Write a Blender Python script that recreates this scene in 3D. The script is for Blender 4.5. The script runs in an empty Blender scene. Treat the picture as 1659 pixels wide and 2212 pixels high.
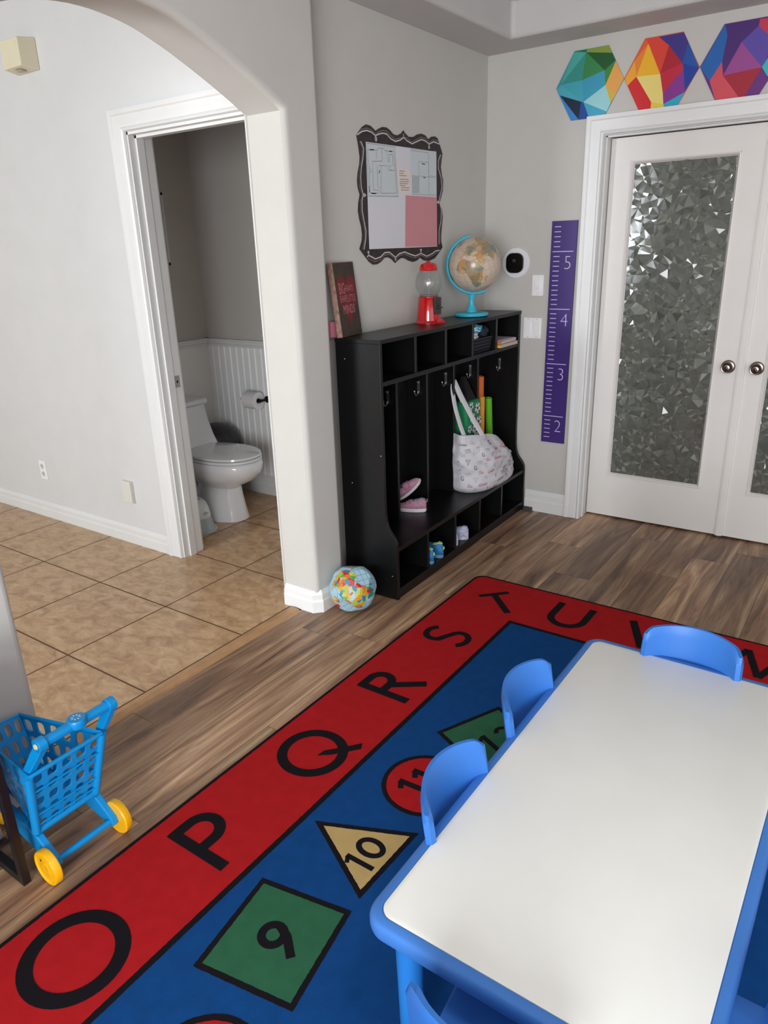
import bpy, bmesh, math, random
from mathutils import Vector, Matrix, noise
from mathutils.geometry import tessellate_polygon, delaunay_2d_cdt
random.seed(7)
SC = bpy.context.scene
COL = SC.collection
# ------------------------------------------------------------------ camera
cam = bpy.data.cameras.new('camera'); camo = bpy.data.objects.new('camera', cam); COL.objects.link(camo)
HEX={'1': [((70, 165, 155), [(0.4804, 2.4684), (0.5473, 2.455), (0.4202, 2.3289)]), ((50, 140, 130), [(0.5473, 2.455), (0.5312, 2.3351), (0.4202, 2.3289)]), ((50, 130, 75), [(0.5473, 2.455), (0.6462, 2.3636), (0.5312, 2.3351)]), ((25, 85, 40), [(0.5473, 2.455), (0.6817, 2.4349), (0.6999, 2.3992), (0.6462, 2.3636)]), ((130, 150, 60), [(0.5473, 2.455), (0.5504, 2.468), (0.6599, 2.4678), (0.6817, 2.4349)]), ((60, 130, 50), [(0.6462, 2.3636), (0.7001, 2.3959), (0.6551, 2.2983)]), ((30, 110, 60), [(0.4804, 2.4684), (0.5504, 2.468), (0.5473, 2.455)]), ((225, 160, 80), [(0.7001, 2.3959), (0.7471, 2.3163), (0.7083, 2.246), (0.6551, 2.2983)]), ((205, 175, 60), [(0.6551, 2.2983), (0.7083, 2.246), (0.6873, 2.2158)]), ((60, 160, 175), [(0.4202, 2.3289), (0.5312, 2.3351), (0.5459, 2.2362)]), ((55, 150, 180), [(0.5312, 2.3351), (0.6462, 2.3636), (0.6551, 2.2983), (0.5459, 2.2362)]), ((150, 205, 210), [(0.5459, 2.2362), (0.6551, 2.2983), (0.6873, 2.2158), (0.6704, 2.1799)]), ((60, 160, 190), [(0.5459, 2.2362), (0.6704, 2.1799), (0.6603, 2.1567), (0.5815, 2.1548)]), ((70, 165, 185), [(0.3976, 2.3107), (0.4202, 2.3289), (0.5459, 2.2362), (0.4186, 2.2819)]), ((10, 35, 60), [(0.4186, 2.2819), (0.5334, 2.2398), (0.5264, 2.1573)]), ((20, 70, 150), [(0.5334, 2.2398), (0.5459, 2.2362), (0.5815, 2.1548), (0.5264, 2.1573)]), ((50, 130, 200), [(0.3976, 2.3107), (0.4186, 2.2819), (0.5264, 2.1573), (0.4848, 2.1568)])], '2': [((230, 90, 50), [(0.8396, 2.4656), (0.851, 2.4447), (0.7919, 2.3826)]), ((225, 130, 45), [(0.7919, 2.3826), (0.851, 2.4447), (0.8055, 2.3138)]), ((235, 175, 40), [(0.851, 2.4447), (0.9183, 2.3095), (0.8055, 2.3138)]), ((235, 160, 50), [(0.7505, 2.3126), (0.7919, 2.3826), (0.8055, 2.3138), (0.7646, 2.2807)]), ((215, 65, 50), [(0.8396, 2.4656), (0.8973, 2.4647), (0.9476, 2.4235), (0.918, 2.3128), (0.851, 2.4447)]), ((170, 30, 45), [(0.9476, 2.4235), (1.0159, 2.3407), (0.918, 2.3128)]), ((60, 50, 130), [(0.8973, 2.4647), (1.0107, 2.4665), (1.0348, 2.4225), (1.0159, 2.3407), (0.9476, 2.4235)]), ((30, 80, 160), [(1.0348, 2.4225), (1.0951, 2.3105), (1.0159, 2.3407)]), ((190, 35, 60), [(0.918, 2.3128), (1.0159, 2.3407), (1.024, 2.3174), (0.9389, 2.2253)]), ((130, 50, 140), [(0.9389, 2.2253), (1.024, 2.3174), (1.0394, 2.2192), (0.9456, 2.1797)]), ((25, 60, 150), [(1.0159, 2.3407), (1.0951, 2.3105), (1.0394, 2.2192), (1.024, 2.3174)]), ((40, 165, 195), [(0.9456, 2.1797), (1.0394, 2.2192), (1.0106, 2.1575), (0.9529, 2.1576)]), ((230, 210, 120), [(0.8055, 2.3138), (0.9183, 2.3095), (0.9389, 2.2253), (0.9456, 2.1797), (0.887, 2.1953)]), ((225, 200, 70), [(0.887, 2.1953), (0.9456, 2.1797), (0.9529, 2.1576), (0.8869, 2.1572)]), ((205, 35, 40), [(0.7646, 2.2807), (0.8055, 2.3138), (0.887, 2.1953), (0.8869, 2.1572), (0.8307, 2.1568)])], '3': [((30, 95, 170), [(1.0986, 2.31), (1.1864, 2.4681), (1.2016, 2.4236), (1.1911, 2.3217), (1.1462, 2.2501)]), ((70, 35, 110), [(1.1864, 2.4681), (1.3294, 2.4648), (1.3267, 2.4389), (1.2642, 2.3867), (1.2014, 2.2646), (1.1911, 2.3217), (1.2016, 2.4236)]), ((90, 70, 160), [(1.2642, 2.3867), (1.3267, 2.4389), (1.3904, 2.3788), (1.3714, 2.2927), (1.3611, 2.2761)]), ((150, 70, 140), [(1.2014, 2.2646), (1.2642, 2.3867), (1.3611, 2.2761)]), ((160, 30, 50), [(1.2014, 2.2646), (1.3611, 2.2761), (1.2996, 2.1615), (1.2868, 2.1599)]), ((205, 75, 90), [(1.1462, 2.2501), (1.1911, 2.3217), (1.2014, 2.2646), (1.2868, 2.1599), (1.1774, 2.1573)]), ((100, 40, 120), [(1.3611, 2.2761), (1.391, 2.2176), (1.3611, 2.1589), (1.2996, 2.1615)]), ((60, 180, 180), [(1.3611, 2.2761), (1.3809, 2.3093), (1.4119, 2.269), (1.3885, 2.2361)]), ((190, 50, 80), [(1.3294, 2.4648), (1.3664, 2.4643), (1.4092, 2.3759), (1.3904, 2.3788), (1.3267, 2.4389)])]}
BOARD=[(-1.2155, 2.0299), (-1.1973, 2.0484), (-1.1716, 2.0676), (-1.1438, 2.0795), (-1.1115, 2.0774), (-1.0869, 2.0667), (-1.0734, 2.06), (-1.0506, 2.0715), (-1.0187, 2.0818), (-0.9869, 2.083), (-0.9605, 2.0747), (-0.934, 2.0607), (-0.901, 2.0582), (-0.8669, 2.0696), (-0.8482, 2.0839), (-0.8326, 2.0728), (-0.8042, 2.0612), (-0.7631, 2.0635), (-0.7269, 2.0782), (-0.6904, 2.0849), (-0.6537, 2.0804), (-0.6259, 2.0653), (-0.5972, 2.0796), (-0.5652, 2.0845), (-0.5394, 2.0787), (-0.5199, 2.0548), (-0.4903, 2.0114), (-0.5005, 1.9799), (-0.5074, 1.9487), (-0.4975, 1.9182), (-0.4841, 1.8876), (-0.4877, 1.8401), (-0.5048, 1.8077), (-0.5219, 1.7818), (-0.4983, 1.7536), (-0.4882, 1.7118), (-0.4988, 1.6629), (-0.5059, 1.6236), (-0.506, 1.5973), (-0.4923, 1.5656), (-0.5305, 1.5381), (-0.5717, 1.5127), (-0.6322, 1.5013), (-0.678, 1.5059), (-0.7163, 1.5199), (-0.742, 1.5079), (-0.7799, 1.5011), (-0.8228, 1.5087), (-0.8587, 1.5207), (-0.8885, 1.5231), (-0.9183, 1.5132), (-0.9422, 1.5016), (-0.9702, 1.5193), (-0.9982, 1.5291), (-1.0318, 1.5286), (-1.0604, 1.5115), (-1.0938, 1.5006), (-1.1262, 1.5003), (-1.1572, 1.5145), (-1.1795, 1.5326), (-1.2016, 1.5504), (-1.2257, 1.5709), (-1.2056, 1.6047), (-1.2011, 1.6329), (-1.2065, 1.6666), (-1.2192, 1.6998), (-1.2256, 1.7301), (-1.2198, 1.7631), (-1.2075, 1.7961), (-1.2203, 1.8254), (-1.2233, 1.8521), (-1.2161, 1.8845), (-1.2014, 1.9199), (-1.1971, 1.9466), (-1.2022, 1.9778), (-1.2077, 2.0034)]
SHEETS=[('p', [(-1.1533, 2.0106), (-0.5562, 2.0172), (-0.5508, 1.5699), (-1.1548, 1.5682)]), ('s', [(-1.1533, 2.0106), (-0.9308, 2.0085), (-0.9092, 1.7977), (-1.15, 1.7898)]), ('s', [(-0.7971, 2.0105), (-0.5562, 2.0172), (-0.555, 1.8155), (-0.7869, 1.8122)]), ('n', [(-0.9069, 1.9188), (-0.8018, 1.9221), (-0.7974, 1.8192), (-0.8971, 1.8141)]), ('k', [(-0.8441, 1.8057), (-0.5538, 1.8062), (-0.5521, 1.5716), (-0.8568, 1.5733)]), ('g', [(-0.786, 1.8981), (-0.7195, 1.8972), (-0.7214, 1.819), (-0.7867, 1.8166)])]
WLINES=[[(-1.2129, 2.0328), (-1.1778, 2.0489), (-1.1428, 2.0561), (-1.108, 2.0528), (-1.0782, 2.041), (-1.0518, 2.05), (-1.0201, 2.0569), (-0.9883, 2.0558), (-0.9568, 2.0395), (-0.9188, 2.0317), (-0.8793, 2.0406), (-0.8476, 2.0546), (-0.8222, 2.0427), (-0.7758, 2.0337), (-0.7398, 2.0454), (-0.691, 2.0596), (-0.6541, 2.0555), (-0.6231, 2.0448), (-0.5783, 2.0589), (-0.5199, 2.0533)], [(-1.1742, 1.5353), (-1.1606, 1.5422), (-1.1086, 1.5248), (-1.0648, 1.5324), (-1.0307, 1.5509), (-0.9914, 1.5516), (-0.941, 1.5276), (-0.9054, 1.5435), (-0.8576, 1.5502), (-0.8096, 1.5382), (-0.7603, 1.5291), (-0.7094, 1.5406), (-0.6515, 1.5247), (-0.5984, 1.5364), (-0.5646, 1.5488), (-0.5236, 1.5513)], [(-1.1902, 2.0101), (-1.17, 1.9829), (-1.1775, 1.9454), (-1.1924, 1.9072), (-1.2002, 1.8666), (-1.198, 1.8263), (-1.185, 1.7969), (-1.1967, 1.7719), (-1.197, 1.7306), (-1.1872, 1.6891), (-1.1746, 1.6469), (-1.1796, 1.6101), (-1.1953, 1.5675)], [(-0.5103, 2.0069), (-0.5337, 1.9777), (-0.534, 1.9409), (-0.5076, 1.902), (-0.4978, 1.8555), (-0.5286, 1.7911), (-0.5051, 1.7503), (-0.5089, 1.6954), (-0.5297, 1.6466), (-0.5302, 1.5811)], [(-1.0782, 2.041), (-1.0815, 2.0273), (-1.0742, 2.0199), (-1.0676, 2.0285), (-1.0771, 2.041)], [(-0.8493, 2.0544), (-0.8487, 2.0699)], [(-0.6231, 2.0448), (-0.6265, 2.0253), (-0.6183, 2.0259), (-0.6218, 2.0449)], [(-1.1606, 1.5422), (-1.1675, 1.5583), (-1.1595, 1.5596), (-1.1606, 1.5422)], [(-0.941, 1.5276), (-0.9445, 1.5139), (-0.9387, 1.5138), (-0.941, 1.5276)], [(-0.7094, 1.5406), (-0.7141, 1.5598), (-0.7051, 1.5597), (-0.7094, 1.5406)], [(-1.185, 1.7969), (-1.1779, 1.7903), (-1.1659, 1.7962), (-1.1747, 1.8005), (-1.185, 1.7969)], [(-0.5286, 1.7832), (-0.5387, 1.7782), (-0.5474, 1.7837), (-0.5366, 1.7884), (-0.5286, 1.7832)]]
DOTS=[[(-1.2024, 2.044), (-1.1772, 2.058), (-1.1422, 2.0653), (-1.1074, 2.0621), (-1.0752, 2.0479), (-1.0513, 2.0594), (-1.0195, 2.0677), (-0.9878, 2.0667), (-0.9562, 2.0519), (-0.9184, 2.0401), (-0.879, 2.049), (-0.8475, 2.056), (-0.8218, 2.054), (-0.7756, 2.0409), (-0.7395, 2.0555), (-0.6908, 2.0698), (-0.6539, 2.0672), (-0.6229, 2.0522), (-0.5782, 2.0679), (-0.5231, 2.0636)], [(-1.1692, 1.5309), (-1.1147, 1.5132), (-1.0654, 1.5206), (-1.0312, 1.5405), (-0.9919, 1.5425), (-0.9414, 1.52), (-0.9057, 1.5343), (-0.858, 1.5409), (-0.8099, 1.5272), (-0.7606, 1.5196), (-0.7096, 1.5326), (-0.6517, 1.5149), (-0.5985, 1.5266), (-0.5305, 1.5481)], [(-1.1978, 2.0069), (-1.1799, 1.9822), (-1.1874, 1.9447), (-1.2048, 1.9064), (-1.2125, 1.866), (-1.2104, 1.8258), (-1.1925, 1.7966), (-1.2067, 1.7716), (-1.2071, 1.7304), (-1.1973, 1.689), (-1.1839, 1.6469), (-1.1873, 1.6101), (-1.2054, 1.5705)], [(-0.5004, 2.0045), (-0.5205, 1.9725), (-0.5207, 1.9417), (-0.4942, 1.9027), (-0.4863, 1.8559), (-0.5164, 1.7915), (-0.4949, 1.7505), (-0.4965, 1.6955), (-0.516, 1.6466), (-0.5165, 1.5809)]]
PLAN=[[(-1.1437, 1.981), (-1.0712, 1.9839), (-1.0603, 1.9928), (-1.0234, 1.9943), (-1.0079, 1.986), (-0.94, 1.9883), (-0.9318, 1.9258)], [(-1.079, 1.9833), (-1.0796, 1.9467)], [(-1.0341, 1.9935), (-1.0353, 1.9415), (-1.1111, 1.9359), (-1.1091, 1.8686), (-1.108, 1.819), (-1.0649, 1.8193), (-1.0629, 1.8067)], [(-0.9946, 1.9856), (-0.9898, 1.9417), (-0.9778, 1.9425), (-0.9774, 1.9731), (-0.9489, 1.9751), (-0.9481, 1.9332), (-0.9318, 1.9258)], [(-1.0601, 1.9221), (-0.9923, 1.9249), (-0.9931, 1.9081)], [(-1.0433, 1.9217), (-1.0507, 1.8072), (-0.9228, 1.8123), (-0.9312, 1.9258)], [(-0.9622, 1.9267), (-0.9798, 1.9242), (-0.9784, 1.9075), (-0.932, 1.9088)], [(-1.1437, 1.981), (-1.1372, 1.9105), (-1.1397, 1.8067), (-1.0709, 1.8065)], [(-1.1372, 1.9105), (-1.117, 1.89), (-1.1385, 1.8902)], [(-1.0749, 1.9198), (-1.0755, 1.8909), (-1.0545, 1.8913)], [(-1.0756, 1.8896), (-1.0748, 1.8315), (-1.0536, 1.8315)], [(-1.1511, 2.0055), (-0.9298, 2.0072), (-0.9092, 1.7983), (-1.1498, 1.7926), (-1.1511, 2.0055)], [(-0.7915, 2.0038), (-0.6332, 2.0054), (-0.6319, 1.8957)], [(-0.727, 1.9604), (-0.6359, 1.9619), (-0.6319, 1.8957), (-0.6301, 1.8192)], [(-0.786, 1.8966), (-0.5608, 1.8962)], [(-0.727, 1.9604), (-0.7214, 1.819)], [(-0.7959, 2.0106), (-0.5562, 2.0172)], [(-0.6286, 1.9019), (-0.5607, 1.9024)], [(-0.7869, 1.8122), (-0.555, 1.8155)]]
PTHICK=[[(-1.1286, 1.9814), (-1.096, 1.9828)], [(-0.9756, 1.9865), (-0.9527, 1.9874)], [(-1.141, 1.8342), (-1.1397, 1.8067)], [(-1.1275, 1.8039), (-1.0895, 1.8049)], [(-1.0574, 1.9043), (-1.0566, 1.892)], [(-0.6966, 1.9535), (-0.6656, 1.9516)], [(-0.6825, 1.8916), (-0.6637, 1.8917)]]
NOTE=[[(-0.896, 1.9103), (-0.8502, 1.9092)], [(-0.8964, 1.8994), (-0.8592, 1.9)], [(-0.8968, 1.8893), (-0.8334, 1.8918)], [(-0.8946, 1.8736), (-0.8175, 1.876)], [(-0.8951, 1.8635), (-0.8137, 1.8673)], [(-0.8954, 1.8548), (-0.8229, 1.8572)], [(-0.8941, 1.8462), (-0.8467, 1.8474)], [(-0.8829, 1.838), (-0.8116, 1.84)], [(-0.8851, 1.8277), (-0.815, 1.829)]]
GREYS=[[(-0.7121, 1.9451), (-0.6437, 1.9464), (-0.6414, 1.9013), (-0.712, 1.9006)], [(-0.7124, 1.8826), (-0.648, 1.8843), (-0.649, 1.8308), (-0.7119, 1.8284)]]
cam.sensor_fit = 'HORIZONTAL'; cam.sensor_width = 36; cam.lens = 1561.633 * 36 / 1659; cam.clip_start = .02
RR = ((.8207, .5706, -.0301), (.1729, -.2982, -.9387), (-.5446, .7652, -.3434))
Rm = Matrix(((RR[0][0], -RR[1][0], -RR[2][0]), (RR[0][1], -RR[1][1], -RR[2][1]), (RR[0][2], -RR[1][2], -RR[2][2])))
camo.matrix_world = Matrix.Translation((2.0747, -4.013, 1.5734)) @ Rm.to_4x4()
SC.camera = camo
# ------------------------------------------------------------------ light and exposure
SC.view_settings.view_transform = 'Standard'; SC.view_settings.look = 'None'
SC.view_settings.gamma = 1; SC.view_settings.use_curve_mapping = False
SC.view_settings.exposure = 0.0
w = bpy.data.worlds.new('sky'); SC.world = w; w.use_nodes = True
w.node_tree.nodes['Background'].inputs[0].default_value = (.86, .93, 1, 1)
w.node_tree.nodes['Background'].inputs[1].default_value = 1.6
def area(name, loc, target, sx, sy, watts, col=(1, 1, 1)):
    l = bpy.data.lights.new(name, 'AREA'); l.shape = 'RECTANGLE'; l.size = sx; l.size_y = sy; l.energy = watts; l.color = col
    o = bpy.data.objects.new(name, l); COL.objects.link(o); o.location = loc
    o.rotation_euler = (Vector(target) - Vector(loc)).to_track_quat('-Z', 'Y').to_euler()
    return o
area('hall_window_daylight', (-1.13, -7.0, 1.8), (-1.0, 0, 1.0), .7, 1.0, 190, (.90, .96, 1))
area('front_window_daylight', (2.9, -6.99, 1.35), (2.0, 0, 1.0), 2.4, 2.0, 225, (.93, .97, 1))
area('side_window_daylight', (4.95, -3.4, 1.4), (0, -3.1, .8), 3.2, 1.9, 3, (.98, .96, 1))

area('added_top_fill', (2.35, -3.5, 2.62), (2.35, -3.5, 0), .45, .45, 15, (1, .99, .96))  # added overhead fill, out of view, brightens table and floor against the walls

# ------------------------------------------------------------------ helpers
def lin(c):
    return tuple(((v / 255) / 12.92 if v <= 10 else ((v / 255 + .055) / 1.055) ** 2.4) for v in c[:3]) + (1,)
MATS = {}
def mat(name, c, rough=.5, spec=.5, metal=0, bump=0, bscale=60, var=0, vscale=8, coat=0, emit=0, sheen=0):
    if name in MATS: return MATS[name]
    m = bpy.data.materials.new(name); m.use_nodes = True; MATS[name] = m
    N = m.node_tree.nodes; L = m.node_tree.links; b = N['Principled BSDF']
    b.inputs['Base Color'].default_value = lin(c); b.inputs['Roughness'].default_value = rough
    b.inputs['Specular IOR Level'].default_value = spec; b.inputs['Metallic'].default_value = metal
    b.inputs['Coat Weight'].default_value = coat
    if sheen: b.inputs['Sheen Weight'].default_value = sheen
    if emit: b.inputs['Emission Color'].default_value = lin(c); b.inputs['Emission Strength'].default_value = emit
    tc = N.new('ShaderNodeTexCoord')
    nz = N.new('ShaderNodeTexNoise'); nz.inputs['Scale'].default_value = vscale; nz.inputs['Detail'].default_value = 4
    L.new(tc.outputs['Object'], nz.inputs['Vector'])
    mx = N.new('ShaderNodeMixRGB'); mx.blend_type = 'MULTIPLY'; mx.inputs[0].default_value = 1
    mx.inputs[1].default_value = lin(c)
    mr = N.new('ShaderNodeMapRange'); mr.inputs['From Min'].default_value = .3; mr.inputs['From Max'].default_value = .7
    vv = max(var, .015)
    mr.inputs['To Min'].default_value = 1 - vv; mr.inputs['To Max'].default_value = 1 + vv
    L.new(nz.outputs['Fac'], mr.inputs['Value']); L.new(mr.outputs[0], mx.inputs[2]); L.new(mx.outputs[0], b.inputs['Base Color'])
    if bump:
        n2 = N.new('ShaderNodeTexNoise'); n2.inputs['Scale'].default_value = bscale; n2.inputs['Detail'].default_value = 3
        L.new(tc.outputs['Object'], n2.inputs['Vector'])
        bp = N.new('ShaderNodeBump'); bp.inputs['Strength'].default_value = bump; bp.inputs['Distance'].default_value = .002
        L.new(n2.outputs['Fac'], bp.inputs['Height']); L.new(bp.outputs[0], b.inputs['Normal'])
    return m

class M:
    def __init__(s): s.v = []; s.f = []; s.m = []
    def add(s, vs, fs, mi=0, T=None):
        o = len(s.v)
        s.v += [tuple(T @ Vector(v)) if T else tuple(v) for v in vs]
        s.f += [tuple(i + o for i in f) for f in fs]; s.m += [mi] * len(fs) if isinstance(mi, int) else list(mi)
        return s
    def box(s, a, b, mi=0, T=None):
        x0, y0, z0 = [min(a[i], b[i]) for i in range(3)]; x1, y1, z1 = [max(a[i], b[i]) for i in range(3)]
        return s.add([(x0, y0, z0), (x1, y0, z0), (x1, y1, z0), (x0, y1, z0), (x0, y0, z1), (x1, y0, z1), (x1, y1, z1), (x0, y1, z1)],
                     [(0, 3, 2, 1), (4, 5, 6, 7), (0, 1, 5, 4), (1, 2, 6, 5), (2, 3, 7, 6), (3, 0, 4, 7)], mi, T)
    def loft(s, rings, mi=0, caps=(1, 1), closed=True, T=None):
        n = len(rings[0]); vs = [p for r in rings for p in r]; fs = []
        for i in range(len(rings) - 1):
            for j in range(n if closed else n - 1):
                k = (j + 1) % n
                fs.append((i * n + j, i * n + k, (i + 1) * n + k, (i + 1) * n + j))
        if caps[0]: fs.append(tuple(range(n))[::-1])
        if caps[1]: fs.append(tuple((len(rings) - 1) * n + j for j in range(n)))
        return s.add(vs, fs, mi, T)
    def tube(s, pts, r, mi=0, n=8, T=None, flat=None):
        pts = [Vector(p) for p in pts]; rings = []; up = None
        for i, p in enumerate(pts):
            d = (pts[min(i + 1, len(pts) - 1)] - pts[max(i - 1, 0)]).normalized()
            if up is None: up = d.orthogonal().normalized() if flat is None else Vector(flat)
            up = (up - d * up.dot(d)).normalized(); sd = d.cross(up)
            rr = r[i] if isinstance(r, list) else r
            ra, rb = rr if isinstance(rr, tuple) else (rr, rr)
            rings.append([p + up * math.cos(2 * math.pi * k / n) * ra + sd * math.sin(2 * math.pi * k / n) * rb for k in range(n)])
        return s.loft(rings, mi, T=T)
    def lathe(s, prof, mi=0, n=24, T=None):
        rings = [[(r * math.cos(2 * math.pi * k / n), r * math.sin(2 * math.pi * k / n), z) for k in range(n)] for r, z in prof]
        return s.loft(rings, mi, T=T)
    def prism(s, poly, fa, fb, mi=0, T=None):
        n = len(poly); va = [fa(p) for p in poly]; vb = [fb(p) for p in poly]
        t = tessellate_polygon([[Vector((p[0], p[1], 0)) for p in poly]])
        fs = [tuple(q) for q in t] + [tuple(i + n for i in q) for q in t]
        fs += [(i, (i + 1) % n, (i + 1) % n + n, i + n) for i in range(n)]
        return s.add(va + vb, fs, mi, T)
    def flat(s, poly, f, mi=0, T=None):
        t = tessellate_polygon([[Vector((p[0], p[1], 0)) for p in poly]])
        return s.add([f(p) for p in poly], [tuple(q) for q in t], mi, T)
    def build(s, name, mats, parent=None, smooth=None, bevel=0, loc=None, recalc=True, seg=2, struct=False):
        me = bpy.data.meshes.new(name); me.from_pydata(s.v, [], s.f)
        if not isinstance(mats, (list, tuple)): mats = [mats]
        for m in mats: me.materials.append(m)
        me.polygons.foreach_set('material_index', s.m)
        if recalc:
            bm = bmesh.new(); bm.from_mesh(me); bmesh.ops.recalc_face_normals(bm, faces=bm.faces); bm.to_mesh(me); bm.free()
        if smooth:
            me.polygons.foreach_set('use_smooth', [True] * len(me.polygons)); me.set_sharp_from_angle(angle=math.radians(smooth))
        me.update()
        o = bpy.data.objects.new(name, me); COL.objects.link(o)
        if loc: o.location = loc
        if parent:
            o.parent = parent
            if not parent.get('local'): o.matrix_parent_inverse = parent.matrix_basis.inverted()
        if bevel:
            b = o.modifiers.new('bevel', 'BEVEL'); b.width = bevel; b.segments = seg; b.limit_method = 'ANGLE'; b.angle_limit = math.radians(40)
        if struct: o['kind'] = 'structure'
        return o
def tag(o, label, cat, group=None):
    o['label'] = label; o['category'] = cat
    if group: o['group'] = group
    return o
def thing(name, loc, label, cat, group=None, rz=0, local=False):
    o = bpy.data.objects.new(name, None); COL.objects.link(o); o.location = loc; o.rotation_euler = (0, 0, rz)
    o.empty_display_size = .1
    if local: o['local'] = 1
    return tag(o, label, cat, group)
def copy_tree(o, loc, rz, label, parent=None):
    c = o.copy(); COL.objects.link(c)
    if parent: c.parent = parent
    else:
        c.location = loc; c.rotation_euler = (0, 0, rz); c['label'] = label
    for ch in list(o.children): copy_tree(ch, None, 0, None, c)
    return c
def Rz(a): return Matrix.Rotation(a, 4, 'Z')
def TR(x, y, z): return Matrix.Translation((x, y, z))
def frame3(o, x, y, z):
    return Matrix(((x[0], y[0], z[0], o[0]), (x[1], y[1], z[1], o[1]), (x[2], y[2], z[2], o[2]), (0, 0, 0, 1)))
_tc = {}
def text2d(s, shear=0, off=0):
    key = (s, shear, off)
    if key in _tc: return _tc[key]
    cu = bpy.data.curves.new('t', 'FONT'); cu.body = s; cu.size = 1; cu.shear = shear; cu.resolution_u = 3; cu.offset = off
    cu.align_x = 'CENTER'; cu.align_y = 'CENTER'
    o = bpy.data.objects.new('t', cu); COL.objects.link(o)
    dg = bpy.context.evaluated_depsgraph_get(); me = bpy.data.meshes.new_from_object(o.evaluated_get(dg))
    v = [(p.co.x, p.co.y) for p in me.vertices]; f = [tuple(p.vertices) for p in me.polygons]
    bpy.data.objects.remove(o); bpy.data.curves.remove(cu); bpy.data.meshes.remove(me)
    _tc[key] = (v, f); return v, f
def put_text(mb, s, fn, size, mi=0, shear=0, sx=1, T=None, off=0):
    v, f = text2d(s, shear, off); mb.add([fn(x * size * sx, y * size) for x, y in v], f, mi, T)
def strip(pts, w, jit=0):
    """quads along an open 2d polyline of width w"""
    out = []; P = [Vector((p[0], p[1])) for p in pts]; L = []; Rr = []
    for i, p in enumerate(P):
        d = (P[min(i + 1, len(P) - 1)] - P[max(i - 1, 0)]).normalized(); n = Vector((-d.y, d.x))
        k = 1
        if 0 < i < len(P) - 1:
            a = (P[i] - P[i - 1]).normalized(); k = 1 / max(.5, abs(Vector((-a.y, a.x)).dot(n)))
        ww = (w[i] if isinstance(w, list) else w) / 2 * k
        L.append(p + n * ww); Rr.append(p - n * ww)
    return [(L[i], Rr[i], Rr[i + 1], L[i + 1]) for i in range(len(P) - 1)]
def arc(cx, cy, rx, ry, a0, a1, n=20):
    return [(cx + rx * math.cos(math.radians(a0 + (a1 - a0) * i / n)), cy + ry * math.sin(math.radians(a0 + (a1 - a0) * i / n))) for i in range(n + 1)]
def rrect(x0, x1, y0, y1, r, n=6):
    return arc(x1 - r, y0 + r, r, r, -90, 0, n) + arc(x1 - r, y1 - r, r, r, 0, 90, n) + arc(x0 + r, y1 - r, r, r, 90, 180, n) + arc(x0 + r, y0 + r, r, r, 180, 270, n)
def perforated(mb, P00, P10, P11, P01, nx, ny, hole, th, mi=0):
    """plate with rows of rounded holes"""
    P00, P10, P11, P01 = map(Vector, (P00, P10, P11, P01))
    nr = (P10 - P00).cross(P01 - P00).normalized() * th / 2
    def Q(u, v): return P00 * (1 - u) * (1 - v) + P10 * u * (1 - v) + P11 * u * v + P01 * (1 - u) * v
    for i in range(nx):
        for j in range(ny):
            o = []; h = []
            for k in range(16):
                a = 2 * math.pi * k / 16 + math.pi / 8; c, s_ = math.cos(a), math.sin(a); q = max(abs(c), abs(s_))
                o.append(((i + .5 + .5 * c / q) / nx, (j + .5 + .5 * s_ / q) / ny))
                e = 2 / 3.2; hx = math.copysign(abs(c) ** e, c); hy = math.copysign(abs(s_) ** e, s_)
                h.append(((i + .5 + .5 * hole[0] * hx) / nx, (j + .5 + .5 * hole[1] * hy) / ny))
            vs = [Q(*p) + nr for p in o] + [Q(*p) + nr for p in h] + [Q(*p) - nr for p in o] + [Q(*p) - nr for p in h]
            fs = []
            for k in range(16):
                l = (k + 1) % 16
                fs += [(k, l, 16 + l, 16 + k), (32 + k, 48 + k, 48 + l, 32 + l), (16 + k, 16 + l, 48 + l, 48 + k)]
                if (i == 0 or i == nx - 1 or j == 0 or j == ny - 1): fs.append((k, 32 + k, 32 + l, l))
            mb.add(vs, fs, mi)
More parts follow.
